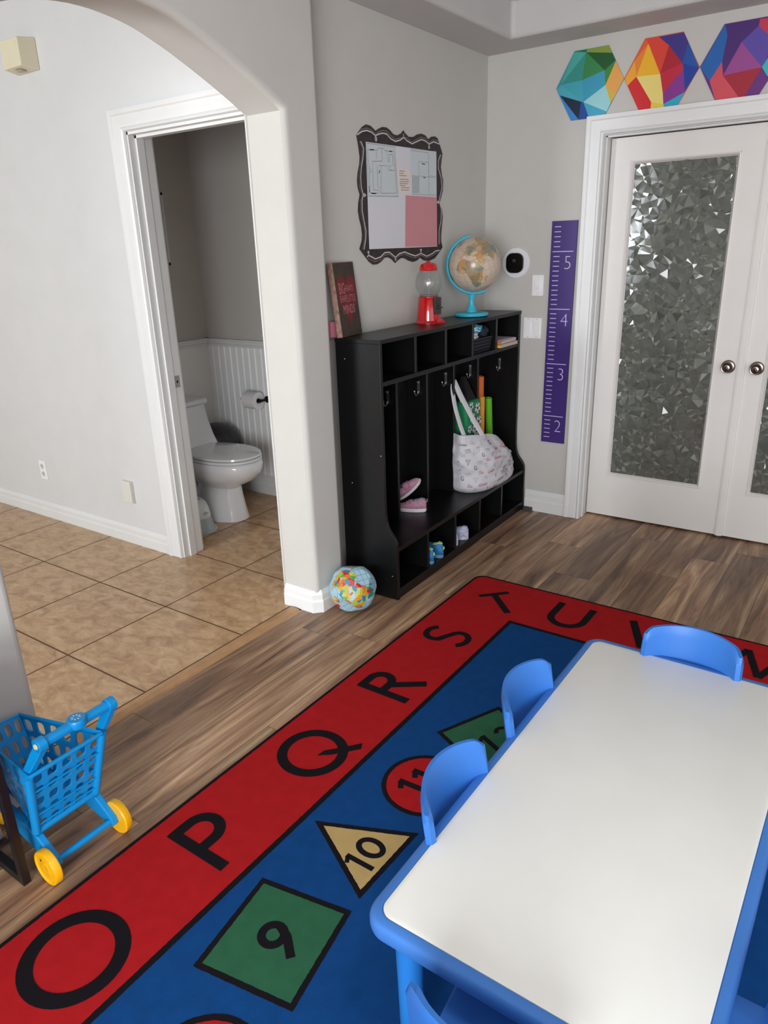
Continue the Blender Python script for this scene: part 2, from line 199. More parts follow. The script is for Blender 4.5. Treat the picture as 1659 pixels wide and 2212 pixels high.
# ------------------------------------------------------------------ materials of the shell
WALL = mat('greige_wall_paint', (194, 191, 186), .75, .3, bump=.12, bscale=160)
HALLW = mat('wall_paint_hall_lit', (212, 212, 212), .7, .3, bump=.12, bscale=160)  # same paint as the room, colour lightened to stand for brighter hall light
CEIL = mat('ceiling_paint', (196, 194, 192), .8, .2, bump=.1, bscale=120)
TRIM = mat('white_trim_paint', (222, 222, 221), .38, .5)
BATHW = mat('bathroom_wall_paint', (196, 190, 184), .75, .3)
def wood_floor_mat():
    m = bpy.data.materials.new('vinyl_plank'); m.use_nodes = True; N = m.node_tree.nodes; L = m.node_tree.links; b = N['Principled BSDF']
    at = N.new('ShaderNodeAttribute'); at.attribute_name = 'pid'
    tc = N.new('ShaderNodeTexCoord'); mp = N.new('ShaderNodeMapping'); mp.inputs['Scale'].default_value = (13, 1.1, 1)
    ad = N.new('ShaderNodeVectorMath'); ad.operation = 'MULTIPLY_ADD'
    L.new(at.outputs['Color'], ad.inputs[0]); ad.inputs[1].default_value = (37, 53, 11); L.new(tc.outputs['Object'], ad.inputs[2])
    L.new(ad.outputs[0], mp.inputs['Vector'])
    n1 = N.new('ShaderNodeTexNoise'); n1.inputs['Scale'].default_value = 1; n1.inputs['Detail'].default_value = 8; n1.inputs['Roughness'].default_value = .62; n1.inputs['Distortion'].default_value = 1.2
    L.new(mp.outputs[0], n1.inputs['Vector'])
    mp2 = N.new('ShaderNodeMapping'); mp2.inputs['Scale'].default_value = (120, 4, 1); L.new(ad.outputs[0], mp2.inputs['Vector'])
    n2 = N.new('ShaderNodeTexNoise'); n2.inputs['Scale'].default_value = 1; n2.inputs['Detail'].default_value = 3; L.new(mp2.outputs[0], n2.inputs['Vector'])
    cr = N.new('ShaderNodeValToRGB'); cr.color_ramp.elements[0].position = .30; cr.color_ramp.elements[0].color = lin((88, 64, 50))
    cr.color_ramp.elements[1].position = .72; cr.color_ramp.elements[1].color = lin((222, 192, 156))
    e = cr.color_ramp.elements.new(.48); e.color = lin((154, 120, 94)); e = cr.color_ramp.elements.new(.6); e.color = lin((184, 150, 118))
    L.new(n1.outputs['Fac'], cr.inputs[0])
    mx = N.new('ShaderNodeMixRGB'); mx.blend_type = 'MULTIPLY'; mx.inputs[0].default_value = 1; L.new(cr.outputs[0], mx.inputs[1])
    mr = N.new('ShaderNodeMapRange'); mr.inputs['From Min'].default_value = .25; mr.inputs['From Max'].default_value = .75; mr.inputs['To Min'].default_value = .82; mr.inputs['To Max'].default_value = 1.15
    L.new(n2.outputs['Fac'], mr.inputs[0])
    sp = N.new('ShaderNodeSeparateColor'); L.new(at.outputs['Color'], sp.inputs[0])
    mr2 = N.new('ShaderNodeMapRange'); mr2.inputs['To Min'].default_value = .68; mr2.inputs['To Max'].default_value = 1.25; L.new(sp.outputs[2], mr2.inputs[0])
    mu = N.new('ShaderNodeMath'); mu.operation = 'MULTIPLY'; L.new(mr.outputs[0], mu.inputs[0]); L.new(mr2.outputs[0], mu.inputs[1])
    L.new(mu.outputs[0], mx.inputs[2]); L.new(mx.outputs[0], b.inputs['Base Color'])
    b.inputs['Roughness'].default_value = .42; b.inputs['Specular IOR Level'].default_value = .45
    bu = N.new('ShaderNodeBump'); bu.inputs['Strength'].default_value = .15; bu.inputs['Distance'].default_value = .001; L.new(n2.outputs['Fac'], bu.inputs['Height']); L.new(bu.outputs[0], b.inputs['Normal'])
    return m
def tile_mat():
    m = bpy.data.materials.new('beige_ceramic_tile'); m.use_nodes = True; N = m.node_tree.nodes; L = m.node_tree.links; b = N['Principled BSDF']
    at = N.new('ShaderNodeAttribute'); at.attribute_name = 'pid'; tc = N.new('ShaderNodeTexCoord')
    ad = N.new('ShaderNodeVectorMath'); ad.operation = 'MULTIPLY_ADD'
    L.new(at.outputs['Color'], ad.inputs[0]); ad.inputs[1].default_value = (37, 53, 11); L.new(tc.outputs['Object'], ad.inputs[2])
    mp = N.new('ShaderNodeMapping'); mp.inputs['Scale'].default_value = (8, 12, 1); L.new(ad.outputs[0], mp.inputs['Vector'])
    n1 = N.new('ShaderNodeTexNoise'); n1.inputs['Scale'].default_value = 1.6; n1.inputs['Detail'].default_value = 10; n1.inputs['Roughness'].default_value = .68; n1.inputs['Distortion'].default_value = .6
    L.new(mp.outputs[0], n1.inputs['Vector'])
    cr = N.new('ShaderNodeValToRGB'); cr.color_ramp.elements[0].position = .3; cr.color_ramp.elements[0].color = lin((150, 113, 80))
    cr.color_ramp.elements[1].position = .7; cr.color_ramp.elements[1].color = lin((204, 172, 136)); e = cr.color_ramp.elements.new(.5); e.color = lin((182, 146, 108))
    L.new(n1.outputs['Fac'], cr.inputs[0]); L.new(cr.outputs[0], b.inputs['Base Color']); b.inputs['Roughness'].default_value = .3
    return m
def grid_floor(name, m, grout, xs, ys_of, gap, z=0, zb=-.05):
    """individual planks or tiles in one floor mesh with a tint id on each"""
    mb = M(); ids = []
    for i in range(len(xs) - 1):
        ys = ys_of(i)
        for j in range(len(ys) - 1):
            a, b_, c, d = xs[i] + gap, xs[i + 1] - gap, ys[j] + gap, ys[j + 1] - gap
            mb.add([(a, c, z), (b_, c, z), (b_, d, z), (a, d, z)], [(0, 1, 2, 3)], 0); ids.append((random.random(), random.random(), random.random()))
    mb.box((xs[0], min(ys_of(0)), zb), (xs[-1], max(ys_of(0)), z - .0012), 1); ids += [(0, 0, 0)] * 6
    o = mb.build(name, [m, grout], recalc=False, struct=True)
    at = o.data.attributes.new('pid', 'FLOAT_COLOR', 'CORNER'); k = 0
    for p, c in zip(o.data.polygons, ids):
        for _ in p.loop_indices: at.data[k].color = (*c, 1); k += 1
    return o
xs = [.002] + [.118 + .18 * k for k in range(27)]
JO = {2: -1.845, 4: -.435, 5: -.80, 6: -.13, 7: -.565, 8: -.265, 3: -1.3}
def ysp(i):
    rnd = random.Random(i * 7 + 3); o = JO.get(i, -rnd.random() * 1.22)
    ys = sorted([-7.0] + [o - 1.22 * k for k in range(0, 7) if -6.95 < o - 1.22 * k < 1.95] + ([o + 1.22] if o + 1.22 < 1.9 else []) + [2.0])
    return ys
floor = grid_floor('floor', wood_floor_mat(), mat('plank_gap', (52, 40, 33), .8), xs, ysp, .0007)
tx = [-5.167, -4.657, -4.147, -3.637, -3.127, -2.617, -2.107, -1.597, -1.087, -.577, -.067, -.058]
tx = [-.577 - .51 * k for k in range(9, 0, -1)] + [-.577, -.067, -.058]
ty = [-.055] + [-.568 - .513 * k for k in range(0, 13)]; ty = sorted(ty)
ftile = grid_floor('floor', tile_mat(), mat('dark_grout', (96, 68, 48), .9), tx, lambda i: ty, .0035)
m = M(); prof = [(-.058, 0), (-.056, .006), (-.03, .009), (-.004, .006), (.003, 0)]
m.loft([[(x, y, z) for x, z in prof] for y in (-7, -1.80)], 0); m.build('trim_1', mat('oak_threshold', (172, 132, 92), .45, var=.12, vscale=14), struct=True)

# ------------------------------------------------------------------ walls
def interp(t, T):
    for (a, b), (c, d) in zip(T, T[1:]):
        if a <= t <= c: return b + (d - b) * (t - a) / (c - a)
    return T[-1][1]
AT = [(0, 2.276), (.05, 2.275), (.13, 2.266), (.2, 2.252), (.32, 2.212), (.42, 2.172), (.51, 2.133), (.6, 2.091), (.665, 2.056)]
ys = [-1.77 - 1.33 * k / 36 for k in range(37)]
archp = [(y, interp(abs(y + 2.435), AT)) for y in ys]
outline = [(-1.57, 0), (-1.57, 2.9), (-7, 2.9), (-7, 0), (-3.10, 0)] + archp[::-1] + [(-1.77, 0)]
m = M(); n = len(outline); va = [(.09, y, z) for y, z in outline]; vb = [(-.12, y, z) for y, z in outline]
m.add(va + vb, [tuple(range(n)), tuple(range(2 * n - 1, n - 1, -1))] + [(i, i + n, (i + 1) % n + n, (i + 1) % n) for i in range(n)])
wa = m.build('wall_arch', WALL, struct=True, smooth=30)
b = wa.modifiers.new('bevel', 'BEVEL'); b.width = .022; b.segments = 5; b.limit_method = 'ANGLE'; b.angle_limit = math.radians(72)
M().box((-.12, -1.57, 0), (0, .14, 2.9)).build('wall_left', WALL, struct=True)
m = M(); m.box((0, 0, 0), (.655, .14, 2.9)); m.box((2.215, 0, 0), (4.9, .14, 2.9)); m.box((.655, 0, 2.085), (2.215, .14, 2.9)); m.build('wall_back', WALL, struct=True)
m = M(); m.box((-5.1, -1.66, 0), (-.975, -1.53, 2.9)); m.box((-.2, -1.66, 0), (-.12, -1.53, 2.9)); m.box((-.975, -1.66, 2.105), (-.2, -1.53, 2.9)); m.build('wall_hall', HALLW, struct=True)
def wall_with_holes(name, a0, a1, z1, holes, fn, matl):
    m = M(); hs = sorted(holes); x = a0
    for (p, q, r, s) in hs:
        m.box(*fn(x, p, 0, z1)); m.box(*fn(p, q, 0, r)); m.box(*fn(p, q, s, z1)); x = q
    m.box(*fn(x, a1, 0, z1)); return m.build(name, matl, struct=True)
wall_with_holes('wall_front', -5.1, 4.95, 2.9, [(-1.48, -.78, 1.3, 2.3), (1.65, 4.15, .3, 2.35)], lambda a, b_, c, d: ((a, -7.12, c), (b_, -7.0, d)), WALL)
wall_with_holes('wall_right', -7, .14, 2.9, [(-5.0, -1.8, .1, 2.3)], lambda a, b_, c, d: ((4.8, a, c), (4.92, b_, d)), WALL)
def window(name, fn, a0, a1, z0, z1, nx, nz):
    m = M(); t = .05
    m.box(*fn(a0, a0 + t, z0, z1)); m.box(*fn(a1 - t, a1, z0, z1)); m.box(*fn(a0, a1, z0, z0 + t)); m.box(*fn(a0, a1, z1 - t, z1))
    for k in range(1, nx): x = a0 + (a1 - a0) * k / nx; m.box(*fn(x - .02, x + .02, z0, z1))
    for k in range(1, nz): z = z0 + (z1 - z0) * k / nz; m.box(*fn(a0, a1, z - .015, z + .015))
    m.build(name, TRIM, struct=True)
window('window_1', lambda a, b_, c, d: ((a, -7.08, c), (b_, -7.03, d)), -1.48, -.78, 1.3, 2.3, 1, 1)
window('window_2', lambda a, b_, c, d: ((a, -7.08, c), (b_, -7.03, d)), 1.65, 4.15, .3, 2.35, 2, 1)
window('window_3', lambda a, b_, c, d: ((4.84, a, c), (4.88, b_, d)), -5.0, -1.8, .1, 2.3, 2, 1)
M().box((-5.1, -7, 0), (-5.2, -.45, 2.9)).build('wall_hall_end', WALL, struct=True)
# bathroom walls
BW2 = mat('bathroom_lower_paint', (236, 234, 230), .6, .3)
m = M(); m.box((-1.92, -1.53, 0), (-1.79, -.45, 2.9)); m.build('wall_bathroom_left', BATHW, struct=True)
m = M(); m.box((-1.92, -.59, 0), (-.12, -.45, 2.9)); m.build('wall_bathroom_back', BATHW, struct=True)
M().box((-1.79, -1.53, .1), (-1.786, -.59, .99)).build('wall_bathroom_wainscot', BW2, struct=True)
m = M(); k = -1.786
while k < -.14:
    a, b_ = k + .004, min(k + .052, -.121)
    m.loft([[(a, -.594, z), (a + .006, -.600, z), (b_ - .006, -.600, z), (b_, -.594, z)] for z in (.1, .99)], 0, closed=False); k += .056
m.box((-1.786, -.594, .1), (-.12, -.59, .99)); m.build('wall_beadboard', mat('beadboard_white', (238, 238, 238), .45), struct=True)
def profile_run(m, prof, p0, p1, out, mi=0):
    """extrude a (distance out of the wall, height) profile between two floor points"""
    o = Vector((*out, 0)); P0 = Vector((*p0, 0)); P1 = Vector((*p1, 0))
    m.loft([[tuple(P + o * d + Vector((0, 0, z))) for d, z in prof] for P in (P0, P1)], mi)
RAIL = [(0, .985), (.01, .985), (.014, 1.0), (.022, 1.008), (.024, 1.02), (.03, 1.028), (.03, 1.036), (0, 1.036)]
m = M(); profile_run(m, RAIL, (-1.79, -1.53), (-1.79, -.59), (1, 0)); profile_run(m, RAIL, (-1.79, -.59), (-.12, -.59), (0, -1)); m.build('trim_2', TRIM, struct=True)
BASE = [(0, 0), (.018, 0), (.018, .05), (.016, .056), (.013, .06), (.013, .082), (.011, .088), (.008, .094), (.004, .102), (0, .102)]
B2 = [(d, z * 1.28) for d, z in BASE]
def base(name, runs, pr=BASE):
    m = M()
    for p0, p1, o in runs: profile_run(m, pr, p0, p1, o)
    m.build(name, TRIM, struct=True)
base('baseboard_hall', [((-5.1, -1.66), (-1.058, -1.66), (0, -1))])
base('baseboard_bathroom', [((-1.786, -1.53), (-1.786, -.60), (1, 0)), ((-1.77, -.60), (-.12, -.60), (0, -1))], B2)
base('baseboard_back', [((.315, 0), (.575, 0), (0, -1)), ((2.3, 0), (4.8, 0), (0, -1))], B2)
base('baseboard_front', [((-5.1, -7), (-.12, -7), (0, 1)), ((.09, -7), (4.8, -7), (0, 1))])
base('baseboard_right', [((4.8, -7), (4.8, -5.05), (-1, 0)), ((4.8, -1.75), (4.8, 0), (-1, 0))])
# pillar baseboard wraps round the bullnose with a 45 degree piece
def wrap(pts, pr):
    m = M(); rings = []
    P = [Vector(p) for p in pts]
    for i, p in enumerate(P):
        ns = []
        if i > 0: d = (P[i] - P[i - 1]).normalized(); ns.append(Vector((d.y, -d.x)))
        if i < len(P) - 1: d = (P[i + 1] - P[i]).normalized(); ns.append(Vector((d.y, -d.x)))
        nn = sum(ns, Vector((0, 0))); nn = nn / (nn.length_squared / len(ns)) if len(ns) > 1 else nn
        rings.append([(p.x + nn.x * d_, p.y + nn.y * d_, z) for d_, z in pr])
    m.loft(rings); return m
PB = [(d, z * 1.05) for d, z in BASE]
wrap([(-.12, -1.66), (-.12, -1.745), (-.095, -1.77), (.065, -1.77), (.09, -1.745), (.09, -1.575)], PB).build('baseboard_pillar', TRIM, struct=True)
wrap([(.09, -7.0), (.09, -3.125), (.065, -3.10), (-.095, -3.10), (-.12, -3.125), (-.12, -7)], PB).build('baseboard_arch', TRIM, struct=True)

# ------------------------------------------------------------------ ceiling with tray
m = M()
m.box((.0, -.24, 2.519), (4.8, 0, 2.9)); m.box((.0, -7, 2.519), (.25, -.24, 2.9)); m.box((4.5, -7, 2.519), (4.8, -.24, 2.9)); m.box((.25, -7, 2.519), (4.5, -6.7, 2.9))
m.box((.25, -6.7, 2.72), (4.5, -.24, 2.9))
m2 = M()
m2.add([(.0, 0, 2.519), (4.8, 0, 2.519), (4.8, -7, 2.519), (.0, -7, 2.519), (.25, -.24, 2.519), (4.5, -.24, 2.519), (4.5, -6.7, 2.519), (.25, -6.7, 2.519),
        (.25, -.24, 2.71), (4.5, -.24, 2.71), (4.5, -6.7, 2.71), (.25, -6.7, 2.71)],
       [(0, 1, 5, 4), (1, 2, 6, 5), (2, 3, 7, 6), (3, 0, 4, 7), (4, 5, 9, 8), (5, 6, 10, 9), (6, 7, 11, 10), (7, 4, 8, 11), (8, 9, 10, 11)])
c = m2.build('ceiling', CEIL, struct=True, bevel=.02, seg=4)
c.modifiers['bevel'].angle_limit = math.radians(50)
M().box((-5.2, -7.1, 2.9), (4.9, 2.2, 3.0)).build('ceiling', CEIL, struct=True)
M().box((-5.1, -7, 2.75), (-.12, -.45, 2.8)).build('ceiling', CEIL, struct=True)
m = M()
m.box((.25, -.275, 2.672), (4.5, -.24, 2.705)); m.box((.25, -6.7, 2.672), (.285, -.275, 2.705)); m.build('trim_3', TRIM, struct=True, bevel=.008)
t = thing('added_fill_fixture', (2.35, -3.5, 2.70), 'unseen square light added on the tray ceiling to brighten table and floor', 'ceiling light')  # unseen fixture added to go with the overhead fill
M().box((2.10, -3.75, 2.66), (2.60, -3.25, 2.70)).build('housing', TRIM, t, bevel=.01)
M().box((2.13, -3.72, 2.645), (2.57, -3.28, 2.66)).build('diffuser', mat('added_fill_diffuser', (255, 250, 240), .5, emit=3), t, bevel=.01)  # glowing panel of the added fixture
# dim room behind the glass doors
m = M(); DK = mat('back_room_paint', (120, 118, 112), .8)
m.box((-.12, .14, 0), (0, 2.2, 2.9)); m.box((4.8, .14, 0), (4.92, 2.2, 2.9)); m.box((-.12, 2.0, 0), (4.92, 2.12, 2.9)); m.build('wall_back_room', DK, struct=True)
M().box((-5.2, -7, -.06), (4.9, 2.1, -.051)).build('floor', mat('subfloor', (90, 80, 70), .9), struct=True)

# ------------------------------------------------------------------ door frames and doors
CAS = [(0, 0), (.006, .0), (.016, .004), (.02, .012), (.013, .02), (.015, .03), (.017, .05), (.018, .066), (.024, .072), (.026, .082), (.026, .09), (0, .09)]
def casing(m, x0, x1, z1, y, out):
    """mitred casing: inner edge x0..x1, z1; profile runs outward"""
    P = CAS
    def ring(cx, cz, dx, dz): return [(cx + dx * t, y + out * d, cz + dz * t) for d, t in P]
    m.loft([ring(x0, 0, -1, 0), ring(x0, z1, -1, 1), ring(x1, z1, 1, 1), ring(x1, 0, 1, 0)])
m = M(); casing(m, -.965, -.21, 2.1, -1.66, -1); casing(m, -.965, -.21, 2.1, -1.53, 1)
m.box((-.975, -1.66, 0), (-.957, -1.53, 2.1)); m.box((-.218, -1.66, 0), (-.2, -1.53, 2.1)); m.box((-.975, -1.66, 2.088), (-.2, -1.53, 2.105))
m.box((-.957, -1.625, 0), (-.945, -1.585, 2.088)); m.box((-.23, -1.625, 0), (-.218, -1.585, 2.088)); m.box((-.957, -1.625, 2.076), (-.218, -1.585, 2.088))
fr = m.build('trim_4', TRIM, struct=True)
m = M(); m.box((-.9575, -1.578, .925), (-.955, -1.545, .985), 0); m.box((-.956, -1.565, .948), (-.9545, -1.556, .960), 1)
m.build('strike_plate', [mat('satin_nickel', (190, 187, 182), .45, metal=.8), mat('black_hole', (10, 10, 10), .9)], fr)
m = M(); casing(m, .667, 2.205, 2.075, 0, -1)
m.box((.655, 0, 0), (.667, .14, 2.085)); m.box((2.205, 0, 0), (2.217, .14, 2.085)); m.box((.655, 0, 2.073), (2.217, .14, 2.085))
m.box((.667, .03, 0), (.673, .06, 2.073)); m.box((.667, .03, 2.067), (2.2, .06, 2.073)); m.box((.573, -.03, 0), (.64, -.026, .0))
m.build('trim_5', TRIM, struct=True)
GLASS = None
def glass_mat():
    m = bpy.data.materials.new('faceted_glass'); m.use_nodes = True; N = m.node_tree.nodes; L = m.node_tree.links; b = N['Principled BSDF']
    b.inputs['Base Color'].default_value = lin((100, 103, 96)); b.inputs['Roughness'].default_value = .16; b.inputs['Specular IOR Level'].default_value = .5
    b.inputs['IOR'].default_value = 1.5
    b.inputs['Coat Weight'].default_value = .6; b.inputs['Coat Roughness'].default_value = .07
    at = N.new('ShaderNodeAttribute'); at.attribute_name = 'pid'
    mr = N.new('ShaderNodeMapRange'); mr.inputs['To Min'].default_value = .75; mr.inputs['To Max'].default_value = 2.1; L.new(at.outputs['Fac'], mr.inputs[0])
    mx = N.new('ShaderNodeMixRGB'); mx.blend_type = 'MULTIPLY'; mx.inputs[0].default_value = 1; mx.inputs[1].default_value = lin((100, 103, 96)); L.new(mr.outputs[0], mx.inputs[2])
    L.new(mx.outputs[0], b.inputs['Base Color'])
    tr = N.new('ShaderNodeBsdfTransparent'); tr.inputs[0].default_value = (.7, .75, .7, 1); ms = N.new('ShaderNodeMixShader'); ms.inputs[0].default_value = .15
    L.new(b.outputs[0], ms.inputs[1]); L.new(tr.outputs[0], ms.inputs[2]); L.new(ms.outputs[0], N['Material Output'].inputs[0])
    return m
GM = glass_mat(); NICK = mat('antique_nickel', (128, 114, 108), .28, metal=1); NICKD = mat('antique_nickel_dark', (60, 48, 44), .35, metal=1)
def leaf(name, x0, x1, gx0, gx1, knobx, seed, astr):
    y0, y1 = .10, .138; z0, z1 = .012, 2.066; gz0, gz1 = .262, 1.955
    m = M()
    for a, b_, c, d in ((x0, gx0, z0, z1), (gx1, x1, z0, z1), (gx0, gx1, z0, gz0), (gx0, gx1, gz1, z1)): m.box((a, y0, c), (b_, y1, d))
    BD = [(0, -.004), (.0, .004), (.006, .006), (.012, -.001), (.016, -.010), (.018, -.012), (.018, -.02), (0, -.02)]
    for (ax, az, bx, bz, nx, nz) in ((gx0, gz0, gx1, gz0, 0, 1), (gx1, gz0, gx1, gz1, -1, 0), (gx1, gz1, gx0, gz1, 0, -1), (gx0, gz1, gx0, gz0, 1, 0)):
        m.loft([[(px + nx * t * 1, y0 - d, pz + nz * t) for t, d in BD] for px, pz in ((ax, az), (bx, bz))])
    if astr: m.box((x1 - .02, y0 - .011, z0), (x1 + .016, y0, z1)); m.box((x1 - .012, y0 - .015, z0), (x1 + .008, y0 - .011, z1))
    o = m.build(name, mat('white_door_paint', (222, 218, 214), .42, .5), struct=True)
    rnd = random.Random(seed); pts = []
    W = gx1 - gx0; H = gz1 - gz0; nx_, nz_ = 22, 70
    for k in range(1750): pts.append((rnd.uniform(0, W), rnd.uniform(0, H)))
    for k in range(14): t = k / 13; pts += [(t * W, 0), (t * W, H)]
    for k in range(45): t = k / 44; pts += [(0, t * H), (W, t * H)]
    vs, es, fs, *_ = delaunay_2d_cdt([Vector(p) for p in pts], [], [], 0, 1e-5)
    g = M(); vals = []
    for f in fs:
        base_d = .0; P = [vs[i] for i in f]; cx = sum(p.x for p in P) / 3; cz = sum(p.y for p in P) / 3
        flat = rnd.random() < .66; amp = .06 if flat else .22
        ang = rnd.uniform(0, 6.28); tl = amp * rnd.random(); tx_, tz_ = tl * math.cos(ang), tl * math.sin(ang)
        g.add([(gx0 + p.x, y0 + .0125 + (p.x - cx) * tx_ + (p.y - cz) * tz_, gz0 + p.y) for p in P], [(0, 1, 2)]); vals.append(rnd.random() * .25 if flat else rnd.random() ** 1.3)
    go = g.build('glass_pane', GM, o, recalc=False)
    at = go.data.attributes.new('pid', 'FLOAT', 'FACE'); at.data.foreach_set('value', vals)
    k = M(); T = frame3((knobx, y0, .94), (1, 0, 0), (0, 0, 1), (0, -1, 0))
    k.lathe([(0, 0), (.033, 0), (.034, .004), (.031, .006), (.03, .009), (.024, .011), (.0, .011)], 0, 28, T)
    k.lathe([(.012, .008), (.011, .028), (.016, .032), (.026, .038), (.028, .046), (.026, .052)], 1, 28, T)
    k.lathe([(.026, .052), (.024, .055), (.020, .054)], 0, 28, T); k.lathe([(.020, .054), (.017, .051)], 1, 28, T); k.lathe([(.017, .051), (.0165, .055), (.008, .057)], 0, 28, T)
    k.lathe([(.008, .057), (.007, .053)], 1, 28, T); k.lathe([(.007, .053), (.005, .058), (0.0005, .060)], 0, 28, T)
    k.build('door_knob', [NICK, NICKD], o, smooth=40)
    return o
leaf('door_1', .673, 1.432, .78, 1.303, 1.368, 5, True)
leaf('door_2', 1.436, 2.200, 1.538, 2.095, 1.503, 6, False)
# ================================================================== rug
RED = mat('rug_red', (172, 28, 32), .95, .1, bump=.5, bscale=900, var=.07, vscale=25); BLU = mat('rug_blue', (16, 68, 128), .95, .1, bump=.5, bscale=900, var=.08, vscale=25)
BLK = mat('rug_black', (24, 21, 26), .95, .1, bump=.5, bscale=900); GRN = mat('rug_green', (46, 98, 70), .95, .1, bump=.5, bscale=900, var=.07, vscale=25)
TAN = mat('rug_tan', (188, 160, 104), .95, .1, bump=.5, bscale=900, var=.05, vscale=25)
RX0, RX1, RY0, RY1 = .53, 2.95, -4.60, -1.035
rug = M()
_lv = [0]
def layer(poly, lv, mi):
    """one pile colour area, a hair above the one below; outline slightly fuzzy"""
    out = []
    for i, p in enumerate(poly):
        q = poly[(i + 1) % len(poly)]; d = math.hypot(q[0] - p[0], q[1] - p[1]); n = max(1, int(d / .006))
        if d < .004: out.append(p); continue
        for k in range(n):
            t = k / n; j = .0006
            out.append((p[0] + (q[0] - p[0]) * t + random.uniform(-j, j), p[1] + (q[1] - p[1]) * t + random.uniform(-j, j)))
    _lv[0] += 1; zz = .0078 + lv * .00025 + _lv[0] * .0000002
    rug.flat(out, lambda p: (p[0], p[1], zz), mi)
R0 = rrect(RX0, RX1, RY0, RY1, .05, 8)
rug.prism(R0, lambda p: (p[0], p[1], 0), lambda p: (p[0], p[1], .0075), 0)
layer(rrect(RX0 + .012, RX1 - .012, RY0 + .012, RY1 - .012, .045, 8), 1, 1)
layer([(.87, RY0 + .34), (2.61, RY0 + .34), (2.61, -1.392), (.87, -1.392)], 2, 0)
layer([(.888, RY0 + .358), (2.592, RY0 + .358), (2.592, -1.412), (.888, -1.412)], 3, 2)
def place(cx, cy, ang, h):
    """letter space (height 1, centred) onto the rug; ang = direction the letter's top points to"""
    c, s_ = math.cos(ang), math.sin(ang)
    return lambda p: (cx + h * (p[1] * c + p[0] * s_), cy + h * (p[1] * s_ - p[0] * c))
def strokes(lst, f, lv, mi=0):
    for pts, w_ in lst:
        if pts[0] == 'poly': layer([f(p) for p in w_], lv, mi); continue
        for q in strip(pts, w_): _lv[0] += 1; zz = .0078 + lv * .00025 + _lv[0] * .0000002; rug.flat([f(p) for p in q], lambda p: (p[0], p[1], zz), mi)
W_ = .152
def ring(cx, cy, rx, ry, w_): return (arc(cx, cy, rx, ry, 0, 360, 40), w_)
LET = {
 'O': [(arc(0, 0, .45, .45, 0, 361, 44), W_)],
 'P': [([(-.27, -.5), (-.27, .5)], W_), ([(-.3, .43), (-.05, .43)] + arc(-.02, .2, .24, .23, 90, -90, 14) + [(-.3, -.03)], W_)],
 'Q': [(arc(0, 0, .45, .45, 0, 361, 44), W_), (('poly',), [(-.02, -.10), (.12, -.12), (.56, -.50), (.44, -.56), (.10, -.26)])],
 'R': [([(-.27, -.5), (-.27, .5)], W_), ([(-.3, .43), (-.05, .43)] + arc(-.02, .23, .21, .2, 90, -90, 14) + [(-.3, .03)], W_), ([(-.06, .06), (.33, -.5)], .15)],
 'S': [(arc(.0, .24, .25, .22, 25, 200, 14) + [(-.20, .09), (.0, .0), (.19, -.1)] + arc(.0, -.24, .26, .22, 20, -155, 14), .135)],
 'T': [([(-.36, .44), (.36, .44)], .125), ([(0, .44), (0, -.5)], W_)],
 'U': [([(-.34, .5)] + arc(0, -.1, .34, .34, 180, 360, 20) + [(.34, .5)], W_)],
 'V': [([(-.42, .5), (0, -.44)], W_), ([(.42, .5), (0, -.44)], W_), (('poly',), [(-.07, -.38), (.07, -.38), (.05, -.5), (-.05, -.5)])],
 'W': [([(-.6, .5), (-.3, -.42)], .13), ([(-.3, -.42), (0, .5)], .13), ([(0, .5), (.3, -.42)], .13), ([(.3, -.42), (.6, .5)], .13)],
 'N': [([(-.3, -.5), (-.3, .5)], W_), ([(.3, -.5), (.3, .5)], W_), ([(-.3, .46), (.3, -.46)], W_)],
 '0': [(arc(0, 0, .29, .42, 0, 361, 32), .19)], '1': [([(.03, -.5), (.03, .48)], .17), ([(.03, .42), (-.2, .30)], .14)],
 '9': [(arc(0, .2, .25, .25, 0, 361, 26), .19), ([(.24, .24), (.18, -.06), (-.08, -.52)], .20)],
 '8': [(arc(0, .22, .18, .19, 0, 361, 24), .15), (arc(0, -.2, .23, .22, 0, 361, 24), .15)],
 '2': [(arc(0, .24, .21, .2, 170, -20, 14) + [(.15, .05), (-.2, -.4)], .15), ([(-.26, -.43), (.26, -.43)], .14)]}
PI = math.pi
for ch, cx, cy, a, h in (('N', .712, -3.93, PI, .22), ('O', .713, -3.43, PI, .245), ('P', .708, -2.985, PI, .222), ('Q', .712, -2.55, PI, .225), ('R', .711, -2.082, PI, .222), ('S', .706, -1.655, PI, .205),
                         ('T', .762, -1.262, PI * .75, .205), ('U', 1.08, -1.218, PI / 2, .215), ('V', 1.42, -1.22, PI / 2, .215), ('W', 1.79, -1.22, PI / 2, .215)):
    strokes(LET[ch], place(cx, cy, a, h), 4)
def bordered(poly, mi, lv=4, w_=.015):
    cx = sum(p[0] for p in poly) / len(poly); cy = sum(p[1] for p in poly) / len(poly)
    layer(poly, lv, 0); inr = []; n = len(poly)
    for i in range(n):
        a, b_, c = Vector(poly[i - 1]), Vector(poly[i]), Vector(poly[(i + 1) % n]); d1 = (b_ - a).normalized(); d2 = (c - b_).normalized()
        n1 = Vector((-d1.y, d1.x)); n2 = Vector((-d2.y, d2.x)); mm = (n1 + n2); mm = mm / mm.length_squared * 2
        s_ = 1 if (Vector((cx, cy)) - b_).dot(mm) > 0 else -1; inr.append(tuple(b_ + mm * s_ * w_))
    layer(inr, lv + 1, mi)
bordered([(.929, -3.015), (1.192, -2.967), (1.238, -3.243), (.97, -3.291)], 3)
f = place(1.093, -3.13, PI - .17, .112); strokes(LET['9'], f, 6)
bordered([(.915, -2.782), (1.186, -2.928), (1.196, -2.658)], 4)
